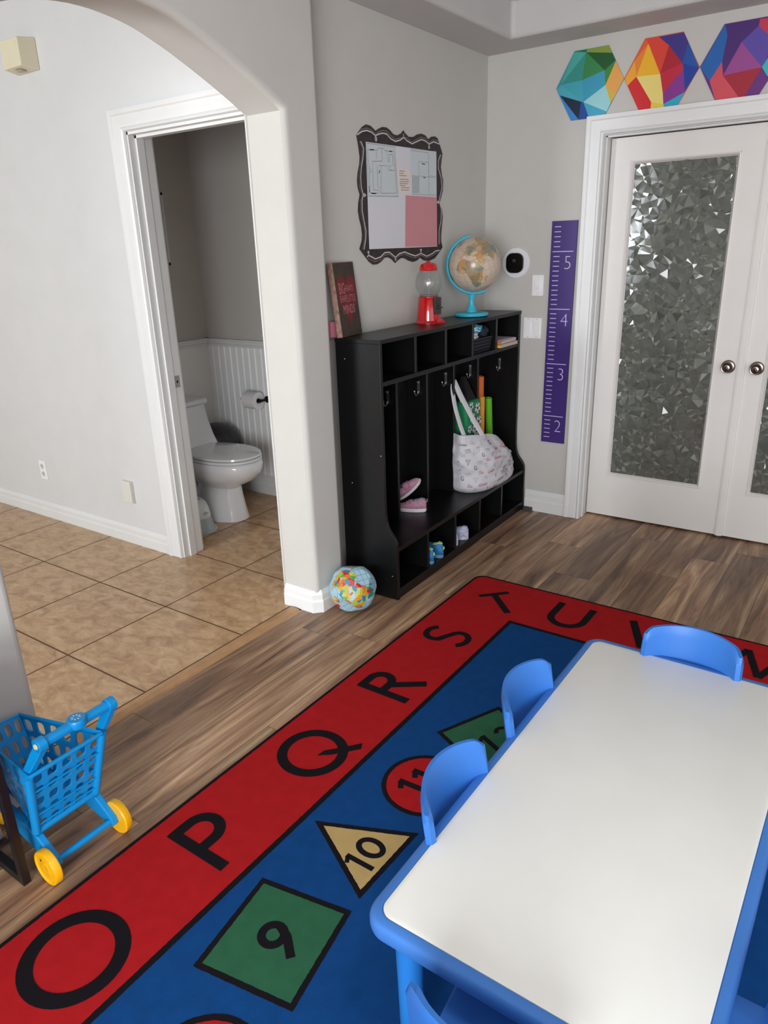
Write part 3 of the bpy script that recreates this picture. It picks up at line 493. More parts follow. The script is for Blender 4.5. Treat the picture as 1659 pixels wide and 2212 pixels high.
strokes(LET['1'], place(1.115, -2.835, PI, .092), 6); strokes(LET['0'], place(1.112, -2.775, PI, .088), 6)
bordered(arc(1.106, -2.478, .136, .136, 0, 354, 60), 1)
strokes(LET['1'], place(1.088, -2.508, PI + .05, .125), 6); strokes(LET['1'], place(1.100, -2.445, PI + .05, .125), 6)
bordered([(1.003, -2.238), (1.117, -1.993), (1.362, -2.107), (1.248, -2.352)], 3)
strokes(LET['1'], place(1.188, -2.198, PI * .86, .105), 6); strokes(LET['2'], place(1.215, -2.128, PI * .86, .105), 6)
bordered(arc(1.177, -3.452, .137, .137, 0, 354, 60), 1); strokes(LET['8'], place(1.177, -3.452, PI, .1), 6)
r = rug.build('area_rug', [BLK, RED, BLU, GRN, TAN], recalc=False)
tag(r, 'red and blue alphabet rug with black letters on the wood floor', 'rug')

# ================================================================== hexagon wall panels
def hexcol(c): return mat('hex_%d_%d_%d' % c, c, .45, .4)
lb = {'1': 'green and teal faceted hexagon panel, leftmost above the glass doors', '2': 'red and yellow faceted hexagon panel between two others above the glass doors', '3': 'purple and red faceted hexagon panel at the right above the glass doors'}
for k, cx in (('1', .5715), ('2', .921), ('3', 1.271)):
    H = [(cx + .1745 * math.cos(math.radians(a)), 2.314 + .179 * math.sin(math.radians(a))) for a in range(0, 360, 60)]
    cols = []; m = M(); m.prism(H, lambda p: (p[0], -.0005, p[1]), lambda p: (p[0], -.005, p[1]), 0); cols.append(hexcol({'1': (60, 140, 150), '2': (200, 90, 60), '3': (90, 45, 120)}[k]))
    def inside(p):
        x, z = p; x -= cx; z -= 2.314; s_ = 1.0
        for a in range(30, 360, 60):
            c, s2 = math.cos(math.radians(a)), math.sin(math.radians(a)); d = x / .1745 * c + z / .179 * s2
            if d > .864: x -= (d - .864) * c * .1745; z -= (d - .864) * s2 * .179
        return (x + cx, z + 2.314)
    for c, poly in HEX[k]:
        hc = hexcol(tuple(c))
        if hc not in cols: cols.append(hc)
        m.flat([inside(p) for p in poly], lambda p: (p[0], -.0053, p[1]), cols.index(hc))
    o = m.build('hexagon_panel', cols, recalc=False); tag(o, lb[k], 'wall panel', 'faceted hexagon panels above the doors')

# ================================================================== bulletin display on the left wall
BB = mat('chalkboard_border', (50, 42, 44), .55, .4, var=.35, vscale=30); PAPER = mat('white_poster_paper', (214, 214, 220), .5, .4)
WCH = mat('chalk_white', (205, 195, 195), .6); PINK = mat('pink_paper', (205, 140, 146), .5, .4); SHEET = mat('plan_sheet', (200, 208, 212), .5); NOTEM = mat('cream_note', (226, 216, 206), .5)
INK = mat('plan_ink', (92, 98, 104), .7); INKD = mat('plan_ink_dark', (30, 32, 36), .7); SHG = mat('plan_grey', (172, 182, 186), .6)
t = thing('poster_display', (.003, -.85, 1.78), 'scalloped black chalk frame poster with floor plans and a pink sheet on wall', 'poster')
m = M(); m.prism(BOARD, lambda p: (.0005, p[0], p[1]), lambda p: (.004, p[0], p[1]), 0)
for ln in WLINES:
    for q in strip(ln, .0055): m.flat([tuple(p) for p in q], lambda p: (.0048, p[0], p[1]), 1)
for ln in DOTS:
    acc = 0; P = [Vector(p) for p in ln]
    for a, b_ in zip(P, P[1:]):
        L_ = (b_ - a).length; k = 0.0
        while k < L_:
            c = a + (b_ - a) * k / L_; m.flat([(c.x - .0012, c.y - .0012), (c.x + .0012, c.y - .0012), (c.x + .0012, c.y + .0012), (c.x - .0012, c.y + .0012)], lambda p: (.0048, p[0], p[1]), 1); k += .006
m.build('border', [BB, WCH], t, recalc=False)
def sheet(name, poly, mt, x, extra=None):
    m = M(); m.prism(poly, lambda p: (x - .0006, p[0], p[1]), lambda p: (x, p[0], p[1]), 0)
    mats = [mt]
    if extra:
        for lines, w_, mm in extra:
            mats.append(mm); mi = len(mats) - 1
            for ln in lines:
                for q in strip(ln, w_): m.flat([tuple(p) for p in q], lambda p: (x + .0005, p[0], p[1]), mi)
    return m.build(name, mats, t, recalc=False)
S_ = dict(); sheet('poster', SHEETS[0][1], PAPER, .0055)
ymid = -.80
def left(ln): return sum(p[0] for p in ln) / len(ln) < -.885
def midn(ln): return True
sheet('floor_plan', SHEETS[1][1], SHEET, .0068, [([l for l in PLAN if left(l)], .0014, INK), ([l for l in PTHICK if left(l)], .0045, INKD)])
sheet('site_plan', SHEETS[2][1], SHEET, .0068, [([l for l in PLAN if not left(l)], .0013, INK), ([l for l in PTHICK if not left(l)], .004, INKD)])
sheet('note', SHEETS[3][1], NOTEM, .0068, [(NOTE, .0032, mat('note_ink', (150, 130, 120), .7))])
sheet('pink_sheet', SHEETS[4][1], PINK, .0068)
sheet('plan_shading', SHEETS[5][1], SHG, .0074)

# ================================================================== growth ruler, thermostat, switches, outlets
PUR = mat('purple_paint', (58, 34, 112), .45, .5, var=.08); LAV = mat('lavender_marks', (196, 180, 226), .5)
m = M(); FT = .3048
m.add([(.404, 0, .45), (.546, 0, .45), (.556, 0, 1.68), (.412, 0, 1.68), (.404, -.012, .45), (.546, -.012, .45), (.556, -.012, 1.68), (.412, -.012, 1.68)], [(0, 1, 2, 3), (4, 5, 6, 7), (0, 1, 5, 4), (1, 2, 6, 5), (2, 3, 7, 6), (3, 0, 4, 7)], 0)
k = 19
while k * FT / 12 < 1.665:
    z = k * FT / 12; xo = .405 + (z - .45) / 1.23 * .01
    L_ = .118 if k % 12 == 0 else .036; x = xo + (.008 if k % 12 == 0 else .014)
    m.box((x, -.0126, z - .0022), (x + L_, -.012, z + .0022), 1); k += 1
for d in (2, 3, 4, 5): put_text(m, str(d), lambda x, y, z=d * FT - .062, xx=.503 + (d - 2) * .003: (xx + x, -.0127, z + y), .105, 1, sx=.95, off=-.022)
o = m.build('growth_ruler', [PUR, LAV], recalc=False); tag(o, 'tall purple growth chart ruler on the wall beside the glass doors', 'ruler')
t = thing('thermostat', (.2, 0, 1.468), 'black thermostat with white round wall plate beside the globe', 'thermostat')
T = frame3((.2, 0, 1.468), (1, 0, 0), (0, 0, 1), (0, -1, 0))
m = M(); m.lathe([(0, 0), (.083, 0), (.083, .004), (.08, .008), (0, .008)], 0, 40, T); m.build('wall_plate', mat('white_plastic', (228, 228, 232), .35), t, smooth=40)
m = M(); rr = rrect(-.052, .052, -.054, .054, .038, 8)
m.loft([[(p[0] * s_, p[1] * s_, z) for p in rr] for s_, z in ((.95, .008), (1, .012), (1, .024), (.95, .028))], 0, T=T)
put_text(m, '75', lambda x, y: tuple(T @ Vector((x, y + .012, .0285))), .02, 1); m.build('control_unit', [mat('black_gloss', (8, 8, 9), .12, .6), mat('thermostat_digits', (110, 112, 116), .5)], t, smooth=30)
SWM = mat('switch_plastic', (240, 239, 240), .35); SCR = mat('switch_screw', (170, 168, 166), .4)
t = thing('dimmer_switch', (.339, 0, 1.346), 'single white dimmer switch plate below the thermostat', 'light switch')
m = M(); m.box((.305, -.006, 1.289), (.373, 0, 1.402)); m.build('wall_plate', SWM, t, bevel=.002)
m = M(); m.box((.321, -.010, 1.311), (.357, -.006, 1.38)); m.build('rocker', SWM, t, bevel=.001)
m = M(); m.lathe([(0, 0), (.011, 0), (.009, .008), (0, .009)], 0, 16, frame3((.339, -.010, 1.340), (1, 0, 0), (0, 0, 1), (0, -1, 0))); m.build('dial', [SWM, SCR], t, smooth=40)
for z in (1.392, 1.299): M().lathe([(0, 0), (.0022, 0), (0, .001)], 0, 8, frame3((.339, -.006, z), (1, 0, 0), (0, 0, 1), (0, -1, 0))).build('screw', SCR, t)
t = thing('light_switch', (.315, 0, 1.11), 'double white rocker switch plate beside the black cubby unit', 'light switch')
m = M(); m.box((.261, -.006, 1.052), (.371, 0, 1.168)); m.build('wall_plate', SWM, t, bevel=.002)
for cx in (.290, .343):
    m = M(); m.box((cx - .017, -.010, 1.077), (cx + .017, -.006, 1.143)); m.box((cx - .004, -.007, 1.158), (cx + .004, -.006, 1.161), 1); m.box((cx - .004, -.007, 1.059), (cx + .004, -.006, 1.062), 1); m.build('rocker', [SWM, SCR], t, bevel=.0012)
t = thing('wall_outlet', (-2.23, -1.66, .318), 'white double power outlet low on the hall wall', 'outlet')
m = M(); m.box((-2.265, -1.667, .258), (-2.195, -1.66, .378)); m.build('wall_plate', SWM, t, bevel=.002)
for z in (.293, .343):
    m = M(); m.lathe([(0, 0), (.017, 0), (.017, .002), (0, .002)], 0, 20, frame3((-2.23, -1.667, z), (1, 0, 0), (0, 0, 1), (0, -1, 0)))
    for dx in (-.006, .006): m.box((-2.23 + dx - .001, -1.6695, z), (-2.23 + dx + .001, -1.669, z + .009), 1)
    m.build('socket', [mat('outlet_face', (200, 198, 196), .4), mat('black_hole', (10, 10, 10), .9)], t)
o = M().box((-1.405, -1.684, .256), (-1.325, -1.66, .382)).build('wall_cover', mat('cover_white', (218, 216, 208), .4), bevel=.003); tag(o, 'blank white wall cover box low on the hall wall near the bathroom door', 'wall cover')
t = thing('door_chime', (-1.64, -1.66, 2.48), 'cream box door chime high on the hall wall', 'door chime')
CRM = mat('cream_plastic', (222, 214, 188), .45)
m = M(); m.loft([[(-1.735 + i, -1.66 - d, 2.425 + i * .6), (-1.545 - i, -1.66 - d, 2.425 + i * .6), (-1.545 - i, -1.66 - d, 2.56 - i * .3), (-1.735 + i, -1.66 - d, 2.56 - i * .3)] for i, d in ((0, 0), (.004, .02), (.018, .085))]); m.build('housing', CRM, t, bevel=.004)
m = M(); m.box((-1.705, -1.746, 2.45), (-1.575, -1.743, 2.54)); m.build('cover_panel', CRM, t, bevel=.002)
m = M(); m.box((-1.66, -1.72, 2.424), (-1.61, -1.69, 2.428)); m.build('sensor', mat('sensor_grey', (176, 172, 150), .4), t)
o = M().box((.318, -.046, .0), (.372, -.020, .024)).build('wooden_wedge', mat('dark_wedge', (62, 58, 56), .6, var=.2), bevel=.003); tag(o, 'small dark wedge at the baseboard corner beside the black cubby unit', 'wedge')
# ================================================================== cubby unit (local: x out of the wall, y along it, right end at 0)
BW = mat('black_laminate', (10, 10, 11), .36, .42, bump=.15, bscale=90, var=.12, vscale=20)
BWE = mat('black_laminate_edge', (30, 30, 32), .45, .5)
BWI = mat('black_laminate_inside', (10, 10, 11), .5, .35)
LR = math.radians(1.1)
lk = thing('cubby_unit', (.010, -.022, 0), 'black wooden locker unit with bench and cubbies against the wall', 'locker unit', rz=LR, local=True)
LM = TR(.010, -.022, 0) @ Rz(LR)
def LW(p): return tuple(LM @ Vector(p))
DT, DB, LL = .238, .300, 1.462
def sidep(y0, y1):
    pr = [(0.002, .002), (DB, .002), (DB, .262)] + [(DB - .002, .285), (DB - .010, .305), (DB - .022, .322), (DB - .036, .338), (DB - .048, .358), (DB - .056, .385), (DB - .060, .42), (DT, .5), (DT, 1.19), (.002, 1.19)]
    m = M(); m.prism(pr, lambda p: (p[0], y0, p[1]), lambda p: (p[0], y1, p[1])); return m
sidep(-.018, 0).build('side_panel', BW, lk, bevel=.0015); sidep(-LL, -LL + .018).build('side_panel', BW, lk, bevel=.0015)
def lb_(name, a, b_, mm=BW, bev=.0012): return M().box(a, b_).build(name, mm, lk, bevel=bev)
lb_('top_board', (0, -LL - .002, 1.19), (DT + .003, .002, 1.207)); lb_('shelf', (.002, -LL + .018, 1.006), (DT - .004, -.018, 1.026))
lb_('bench_board', (.002, -LL + .018, .242), (DB - .004, -.018, .262)); lb_('bottom_board', (.002, -LL + .018, .034), (DB - .004, -.018, .052)); lb_('toe_kick', (DB - .022, -LL + .018, .002), (DB - .006, -.018, .034))
lb_('back_panel', (.002, -LL + .018, .052), (.008, -.018, 1.19), BWI)
DY = [-.018 - (LL - .036) * k / 5 for k in range(6)]
for y in DY[1:5]:
    lb_('divider', (.008, y - .009, 1.026), (DT - .006, y + .009, 1.19), BW); lb_('divider', (.008, y - .009, .262), (.122, y + .009, 1.006), BW); lb_('divider', (.008, y - .009, .052), (DB - .012, y + .009, .242), BW)
CHR = mat('hook_chrome', (205, 203, 200), .34, metal=1)
def hook(y, x=.07, z=.90):
    m = M(); m.box((x - .006, y - .003, z - .03), (x + .006, y, z + .032))
    m.tube([(x, y - .003, z + .02), (x, y - .014, z + .03), (x, y - .022, z + .028)], .0028); m.tube([(x, y - .004, z - .02), (x, y - .010, z - .034), (x, y - .024, z - .04), (x, y - .036, z - .03), (x, y - .04, z - .016)], .003)
    m.tube([(x, y - .04, z - .017), (x, y - .0405, z - .011)], .0045)
    m.build('coat_hook', CHR, lk, smooth=40, bevel=0)
for i, y in enumerate(DY[:5]): hook(y - (.009 if i else 0), .075 if i else .12)
for (x, z) in ((.05, 1.12), (.226, .70), (.27, .12), (.06, .55)): M().lathe([(0, 0), (.003, 0), (.002, .001), (0, .001)], 0, 8, frame3((x, -LL, z), (1, 0, 0), (0, 0, 1), (0, -1, 0))).build('screw_cap', mat('screw_cap', (150, 150, 150), .4), lk)

# ================================================================== sign, pink card, gumball machine, globe
SB = mat('sign_brown', (66, 54, 46), .7, var=.25, vscale=25); SR = mat('sign_heart_red', (118, 34, 40), .7, var=.15, vscale=40); ST = mat('sign_lettering', (178, 120, 122), .7); SE = mat('sign_edge_wood', (150, 120, 104), .8, var=.35, vscale=60)
p0 = Vector((.076, -1.474, 1.2095)); uy = Vector((-.17, 1, 0)).normalized(); uz = Vector((-.11, -.03, 1)).normalized(); un = uy.cross(uz).normalized(); uz = un.cross(uy).normalized()
SW, SH, STK = .190, .312, .026
T = frame3(p0, uy, uz, un)
t = thing('wooden_sign', (.08, -1.34, 1.209), 'brown wooden block sign with a red heart leaning on the wall', 'sign')
m = M(); m.box((0, 0, -STK), (SW, SH, 0), 0, T); o = m.build('board', [SE], t, bevel=.001)
m = M(); m.box((.0015, .0015, 0), (SW - .0015, SH - .0015, .0012), 0, T)
heart = []
for k in range(60):
    a = 2 * PI * k / 60; hx = 16 * math.sin(a) ** 3; hy = 13 * math.cos(a) - 5 * math.cos(2 * a) - 2 * math.cos(3 * a) - math.cos(4 * a)
    heart.append((SW / 2 + hx / 16 * .088, .165 + hy / 16 * .125))
m.flat(heart, lambda p: (p[0], p[1], .0016), 1, T)
for s_, x, y, sz, sx in (('BIG', .053, .200, .066, .55), ('hearts', .118, .200, .036, .62), ('shape little', SW / 2, .158, .042, .56), ('minds', SW / 2, .112, .054, .68)):
    put_text(m, s_.upper(), lambda a, b_, x=x, y=y: (x + a, y + b_, .002), sz, 2, T=T, sx=sx)
m.build('face', [SB, SR, ST], t, recalc=False)
m = M(); m.box((.006, -1.495, 1.2095), (.030, -1.36, 1.275)); o = m.build('pink_card_box', mat('pink_card', (214, 132, 152), .5), bevel=.001); tag(o, 'small pink box tucked behind the wooden sign', 'box')
# gumball machine, facing the room
GR = mat('gumball_red', (196, 14, 20), .16, .6, coat=.6); GG = mat('cast_grey_metal', (86, 84, 84), .4, metal=.7)
t = thing('gumball_machine', (.098, -.79, 1.208), 'red gumball machine with empty clear globe on the black unit', 'gumball machine')
G0 = Vector((.098, -.79, 1.208)); T = TR(*G0)
ga = -math.radians(12); T = T @ Rz(ga)
def oct_prof(m, prof, mi=0, n=8, off=PI / 8):
    m.loft([[(r * math.cos(2 * PI * k / n + off), r * math.sin(2 * PI * k / n + off), z) for k in range(n)] for r, z in prof], mi, T=T)
m = M(); m.lathe([(0, 0), (.074, 0), (.074, .004), (.070, .008), (.064, .012), (.062, .014), (.051, .120), (.053, .124), (.053, .128), (0, .128)], 0, 40, T); m.box((.03, -.028, .0), (.085, .028, .012), 0, T); m.box((.05, -.022, .012), (.078, .022, .022), 0, T)
m.build('base', GR, t, smooth=35)
m = M(); m.lathe([(.045, .128), (.047, .134), (.046, .137), (.02, .137), (0, .137)], 0, 32, T); m.build('collar', mat('silver_collar', (170, 150, 148), .3, metal=.8), t, smooth=35)
m = M(); m.box((.044, -.022, .045), (.066, .022, .126), 0, T); m.lathe([(0, 0), (.014, 0), (.014, .004), (0, .004)], 0, 16, T @ frame3((.066, 0, .105), (0, 1, 0), (0, 0, 1), (1, 0, 0))); m.build('coin_mechanism', GG, t, bevel=.002)
m = M(); m.lathe([(0, 0), (.009, 0), (.008, .012), (.003, .014), (.003, .02), (0, .02)], 0, 14, T @ frame3((.066, 0, .078), (0, 1, 0), (0, 0, 1), (1, 0, 0))); m.box((.078, -.013, .075), (.084, .013, .081), 0, T); m.build('crank_handle', GG, t, smooth=40)
gp = [(.038, .134), (.050, .145), (.060, .160), (.0655, .178), (.0665, .195), (.064, .215), (.057, .235), (.046, .250), (.036, .258)]
CG = bpy.data.materials.new('clear_glass'); CG.use_nodes = True; GN = CG.node_tree.nodes; GL = CG.node_tree.links; GN.remove(GN['Principled BSDF'])
g1 = GN.new('ShaderNodeBsdfTransparent'); g1.inputs[0].default_value = (.97, .98, .98, 1); g2 = GN.new('ShaderNodeBsdfGlossy'); g2.inputs['Roughness'].default_value = .03
g3 = GN.new('ShaderNodeLayerWeight'); g3.inputs[0].default_value = .35; g5 = GN.new('ShaderNodeMath'); g5.operation = 'POWER'; g5.inputs[1].default_value = 3; GL.new(g3.outputs['Facing'], g5.inputs[0]); g6 = GN.new('ShaderNodeMath'); g6.operation = 'MULTIPLY_ADD'; g6.inputs[1].default_value = .32; g6.inputs[2].default_value = .035; GL.new(g5.outputs[0], g6.inputs[0]); g4 = GN.new('ShaderNodeMixShader'); GL.new(g6.outputs[0], g4.inputs[0]); GL.new(g1.outputs[0], g4.inputs[1]); GL.new(g2.outputs[0], g4.inputs[2]); GL.new(g4.outputs[0], GN['Material Output'].inputs[0])
m = M(); n_ = 32
vs = gp + [(r - .0022, z) for r, z in gp[::-1]]
m.loft([[(r * math.cos(2 * PI * k / n_), r * math.sin(2 * PI * k / n_), z) for k in range(n_)] for r, z in vs + vs[:1]], 0, caps=(0, 0), T=T); m.build('glass_globe', CG, t, smooth=60)
m = M(); m.tube([(0, 0, .13), (0, 0, .262)], .0022, 0, 8, T); m.build('rod', mat('rod_metal', (200, 196, 196), .25, metal=.9), t, smooth=40)
m = M(); m.lathe([(0, .252), (.044, .252), (.046, .256), (.043, .270), (.036, .282), (.022, .287), (.012, .288), (.010, .294), (.006, .298), (0, .299)], 0, 36, T); m.build('lid', GR, t, smooth=35)

# ------------------------------------------------------------------ world map drawn on balls
LANDS = [
 ('africa', [(-17, 15), (-16, 22), (-9, 31), (-5, 36), (10, 37), (11, 33), (20, 31), (32, 31), (35, 27), (43, 12), (51, 12), (41, -2), (40, -15), (35, -20), (32, -28), (27, -34), (18, -34), (13, -20), (12, -8), (9, 0), (8, 4), (-8, 5), (-14, 9)]),
 ('madagascar', [(44, -25), (43, -17), (49, -12), (50, -16), (47, -25)]),
 ('europe', [(-9, 37), (-9, 43), (-2, 44), (-4, 48), (2, 51), (8, 55), (10, 58), (5, 60), (12, 66), (22, 71), (40, 67), (60, 70), (60, 50), (50, 45), (40, 46), (30, 46), (28, 41), (23, 37), (19, 41), (13, 45), (16, 40), (12, 42), (8, 44), (3, 42), (0, 38)]),
 ('asia', [(60, 70), (80, 73), (105, 77), (140, 72), (180, 68), (178, 63), (163, 60), (156, 52), (142, 58), (135, 54), (140, 48), (130, 42), (127, 35), (121, 40), (122, 30), (115, 22), (108, 20), (109, 12), (104, 10), (100, 14), (103, 2), (98, 10), (97, 17), (90, 22), (80, 15), (77, 8), (73, 18), (67, 25), (57, 26), (50, 30), (58, 22), (52, 15), (44, 13), (35, 28), (36, 36), (27, 37), (28, 41), (41, 41), (50, 45), (60, 50)]),
 ('britain', [(-5, 50), (1, 51), (-2, 58), (-6, 56)]), ('japan', [(131, 32), (140, 35), (142, 43), (138, 37)]),
 ('australia', [(114, -22), (122, -17), (131, -12), (136, -12), (140, -17), (142, -11), (146, -19), (153, -27), (150, -37), (140, -38), (131, -31), (116, -35)]),
 ('indonesia', [(96, 5), (104, -5), (115, -8), (118, 4), (110, 2), (104, 0)]), ('guinea', [(132, -2), (142, -4), (150, -9), (142, -9), (136, -5)]),
 ('namerica', [(-165, 62), (-155, 71), (-125, 70), (-95, 68), (-82, 73), (-65, 68), (-78, 60), (-60, 56), (-56, 51), (-66, 44), (-75, 37), (-81, 30), (-82, 26), (-90, 30), (-97, 26), (-96, 19), (-88, 21), (-87, 15), (-83, 9), (-78, 8), (-92, 14), (-105, 20), (-112, 30), (-122, 37), (-124, 48), (-135, 58), (-152, 60)]),
 ('greenland', [(-55, 60), (-42, 60), (-20, 72), (-25, 82), (-60, 82), (-68, 77)]),
 ('samerica', [(-78, 8), (-62, 10), (-50, 0), (-35, -6), (-39, -14), (-48, -26), (-57, -37), (-66, -46), (-69, -54), (-74, -50), (-71, -20), (-81, -5)]),
 ('antarctica', [(-180, -90), (-180, -78), (-120, -73), (-60, -72), (-57, -64), (-65, -75), (0, -70), (60, -67), (120, -67), (180, -75), (180, -90)])]
def inpoly(x, y, P):
    c = False; j = len(P) - 1
    for i in range(len(P)):
        if (P[i][1] > y) != (P[j][1] > y) and x < (P[j][0] - P[i][0]) * (y - P[i][1]) / (P[j][1] - P[i][1]) + P[i][0]: c = not c
        j = i
    return c
def landat(lo, la):
    lo += 2.5 * noise.noise((lo * .12, la * .12, 3)); la += 2.5 * noise.noise((lo * .12, la * .12, 9))
    for i, (nm, P) in enumerate(LANDS):
        if inpoly(lo, la, P): return i
    return -1
SEED = [(random.uniform(-170, 180), random.uniform(-55, 75)) for _ in range(330)]
def country(lo, la):
    la2 = la + 4 * noise.noise((lo * .1, la * .1, 1)); b_ = min(range(len(SEED)), key=lambda i: ((SEED[i][0] - lo) * math.cos(math.radians(la))) ** 2 + (SEED[i][1] - la2) ** 2)
    return b_
def world_ball(rad, T, ncol, step=2.0, deform=None, grat=15, gratm=None):
    m = M(); NL = int(360 / step); NB = int(180 / step); vs = []
    for j in range(NB + 1):
        la = math.radians(-90 + j * step)
        for i in range(NL):
            lo = math.radians(i * step); d = Vector((math.cos(la) * math.cos(lo), math.cos(la) * math.sin(lo), math.sin(la)))
            vs.append(d * (rad * (deform(d) if deform else 1)))
    fs = []; mi = []
    for j in range(NB):
        for i in range(NL):
            fs.append((j * NL + i, j * NL + (i + 1) % NL, (j + 1) * NL + (i + 1) % NL, (j + 1) * NL + i))
            lo = (i + .5) * step; lo = lo - 360 if lo > 180 else lo; la = -90 + (j + .5) * step
            k = landat(lo, la)
            if k < 0: g = (i * step % grat < step * .5) or (j * step % grat < step * .5); mi.append(1 if g and gratm else 0)
            else: mi.append(2 + country(lo, la) % ncol)
    m.add(vs, fs, mi, T); return m
# desk globe
t = thing('desk_globe', (.14, -.385, 1.208), 'antique cream desk globe on a turquoise stand beside the wall corner', 'globe')
CY = mat('turquoise_paint', (58, 182, 208), .4, .5)
GC = Vector((.150, -.404, 1.474)); GRAD = .138
rt = Vector((.821, .571, 0)).normalized(); nn = Vector((rt.y, -rt.x, 0))   # nn faces the room
ax = (Vector((0, 0, 1)) * math.cos(.30) - rt * math.sin(.30) + nn * .30).normalized()
lon0 = math.radians(36); xa = (nn - ax * nn.dot(ax)).normalized(); ya = ax.cross(xa)
GT = frame3(GC, xa * math.cos(lon0) - ya * math.sin(lon0), xa * math.sin(lon0) + ya * math.cos(lon0), ax)
gm = [mat('globe_sea_cream', (204, 186, 168), .3, .5, var=.05, vscale=30, coat=.3), mat('globe_lines', (186, 168, 150), .3)] + [mat('globe_land_%d' % i, c, .3, .5, var=.12, vscale=60, coat=.3) for i, c in enumerate([(168, 148, 116), (136, 140, 122), (184, 158, 116), (120, 134, 124), (190, 160, 132), (186, 146, 94), (150, 132, 104)])]
world_ball(GRAD, GT, 7, 1.5, grat=15, gratm=1).build('globe_ball', gm, t, smooth=50, recalc=False)
axl = (Vector((0, 0, 1)) * math.cos(.30) - rt * math.sin(.30)).normalized(); ax = axl
def onring(a, r): return GC + (ax * math.cos(a) - (rt * math.cos(.30) + Vector((0, 0, 1)) * math.sin(.30)) * math.sin(a)) * r
m = M(); rings = []
for k in range(41):
    a = -.10 + (PI + .20) * k / 40
    rings.append([onring(a, GRAD + .004) + nn * .009, onring(a, GRAD + .011) + nn * .011, onring(a, GRAD + .016) + nn * .006, onring(a, GRAD + .016) - nn * .006, onring(a, GRAD + .011) - nn * .011, onring(a, GRAD + .004) - nn * .009])
m.loft(rings)
for a in (0, PI): m.tube([onring(a, GRAD - .002), onring(a, GRAD + .006)], .005)
m.build('meridian_arm', CY, t, smooth=50)
sb = GC.copy(); sb.z = 0
m = M(); m.lathe([(0, 1.2085), (.084, 1.2085), (.091, 1.214), (.091, 1.222), (.085, 1.229), (.03, 1.231), (0, 1.231)], 0, 48, TR(GC.x - .012, GC.y - .008, 0)); m.build('base', CY, t, smooth=40)
m = M(); m.lathe([(.029, 1.229), (.029, 1.236), (.025, 1.24), (.022, 1.255), (.016, 1.262), (.0135, 1.28), (.014, 1.30), (.020, 1.316), (.022, 1.324), (0, 1.324)], 0, 32, TR(GC.x - .012, GC.y - .008, 0)); m.build('stem', CY, t, smooth=40)
# inflatable globe ball on the floor
def squash(d):
    f_ = 1.0
    for nv in PL: q = d.dot(nv); f_ = min(f_, .905 / q) if q > .905 else f_
    return f_ * (1 + .012 * noise.noise(d * 2.2))
PL = [Vector(v).normalized() for v in ((.3, -.2, -1), (1, .3, .25), (.5, -.9, .4), (-.2, .3, 1), (.9, .6, -.5), (-1, -.1, .3), (.1, 1, .3), (.2, -1, -.5), (.75, -.2, .8), (-.6, -.7, .5))]
BC = Vector((.208, -1.655, .106)); rt2 = rt; n2 = Vector((nn.x, nn.y, .45)).normalized(); ax2 = (Vector((-.75, .10, .0)) + Vector((0, 0, -.35)) + n2 * 1.05).normalized()
xa = (n2 - ax2 * n2.dot(ax2)).normalized(); ya = ax2.cross(xa); lon0 = math.radians(45)
BT = frame3(BC, xa * math.cos(lon0) - ya * math.sin(lon0), xa * math.sin(lon0) + ya * math.cos(lon0), ax2)
BTi = BT.to_3x3().inverted(); PL = [(BTi @ v).normalized() for v in PL]
bmts = [mat('ball_sea_blue', (160, 198, 214), .45, .4), mat('ball_lines', (120, 150, 170), .35)] + [mat('ball_land_%d' % i, tuple(int(q * .92) for q in c), .45, .4) for i, c in enumerate([(208, 44, 30), (96, 172, 92), (232, 160, 44), (14, 140, 186), (214, 204, 74), (224, 178, 190), (226, 120, 60), (188, 194, 60)])]
bl = world_ball(.109, BT, 8, 1.5, squash, 15, 1); zm = min(v[2] for v in bl.v)
bl.v = [(v[0], v[1], v[2] - zm) for v in bl.v]
o = bl.build('beach_ball', bmts, smooth=50, recalc=False); tag(o, 'inflatable world map ball on the floor between pillar and black unit', 'ball')
# ================================================================== tote bag
TB = mat('canvas_white', (208, 206, 212), .85, .2, bump=.3, bscale=500); TS = mat('strap_white', (202, 200, 204), .85, .2)
PR = [mat('print_black', (44, 44, 50), .7), mat('print_red', (186, 32, 60), .7), mat('print_grey', (150, 150, 158), .7), mat('print_beige', (196, 184, 166), .7)]
BZ = .263
LO = [(.05, -.585), (.13, -.605), (.205, -.620), (.265, -.590), (.306, -.525), (.322, -.44), (.328, -.36), (.322, -.27), (.302, -.20), (.265, -.155), (.19, -.12), (.10, -.11), (.03, -.14)]
UP = [(.09, -.585, .60), (.145, -.605, .600), (.190, -.600, .600), (.225, -.560, .592), (.24, -.50, .580), (.246, -.445, .568), (.25, -.37, .555), (.25, -.30, .520), (.247, -.235, .475), (.235, -.175, .43), (.18, -.125, .405), (.10, -.105, .41), (.06, -.13, .43)]
def seg(P, u):
    u = max(0, min(.99999, u)) * (len(P) - 1); i = int(u); t = u - i; q = [P[max(i - 1, 0)], P[i], P[i + 1], P[min(i + 2, len(P) - 1)]]
    return Vector([.5 * ((2 * q[1][k]) + (-q[0][k] + q[2][k]) * t + (2 * q[0][k] - 5 * q[1][k] + 4 * q[2][k] - q[3][k]) * t * t + (-q[0][k] + 3 * q[1][k] - 3 * q[2][k] + q[3][k]) * t ** 3) for k in range(len(P[0]))])
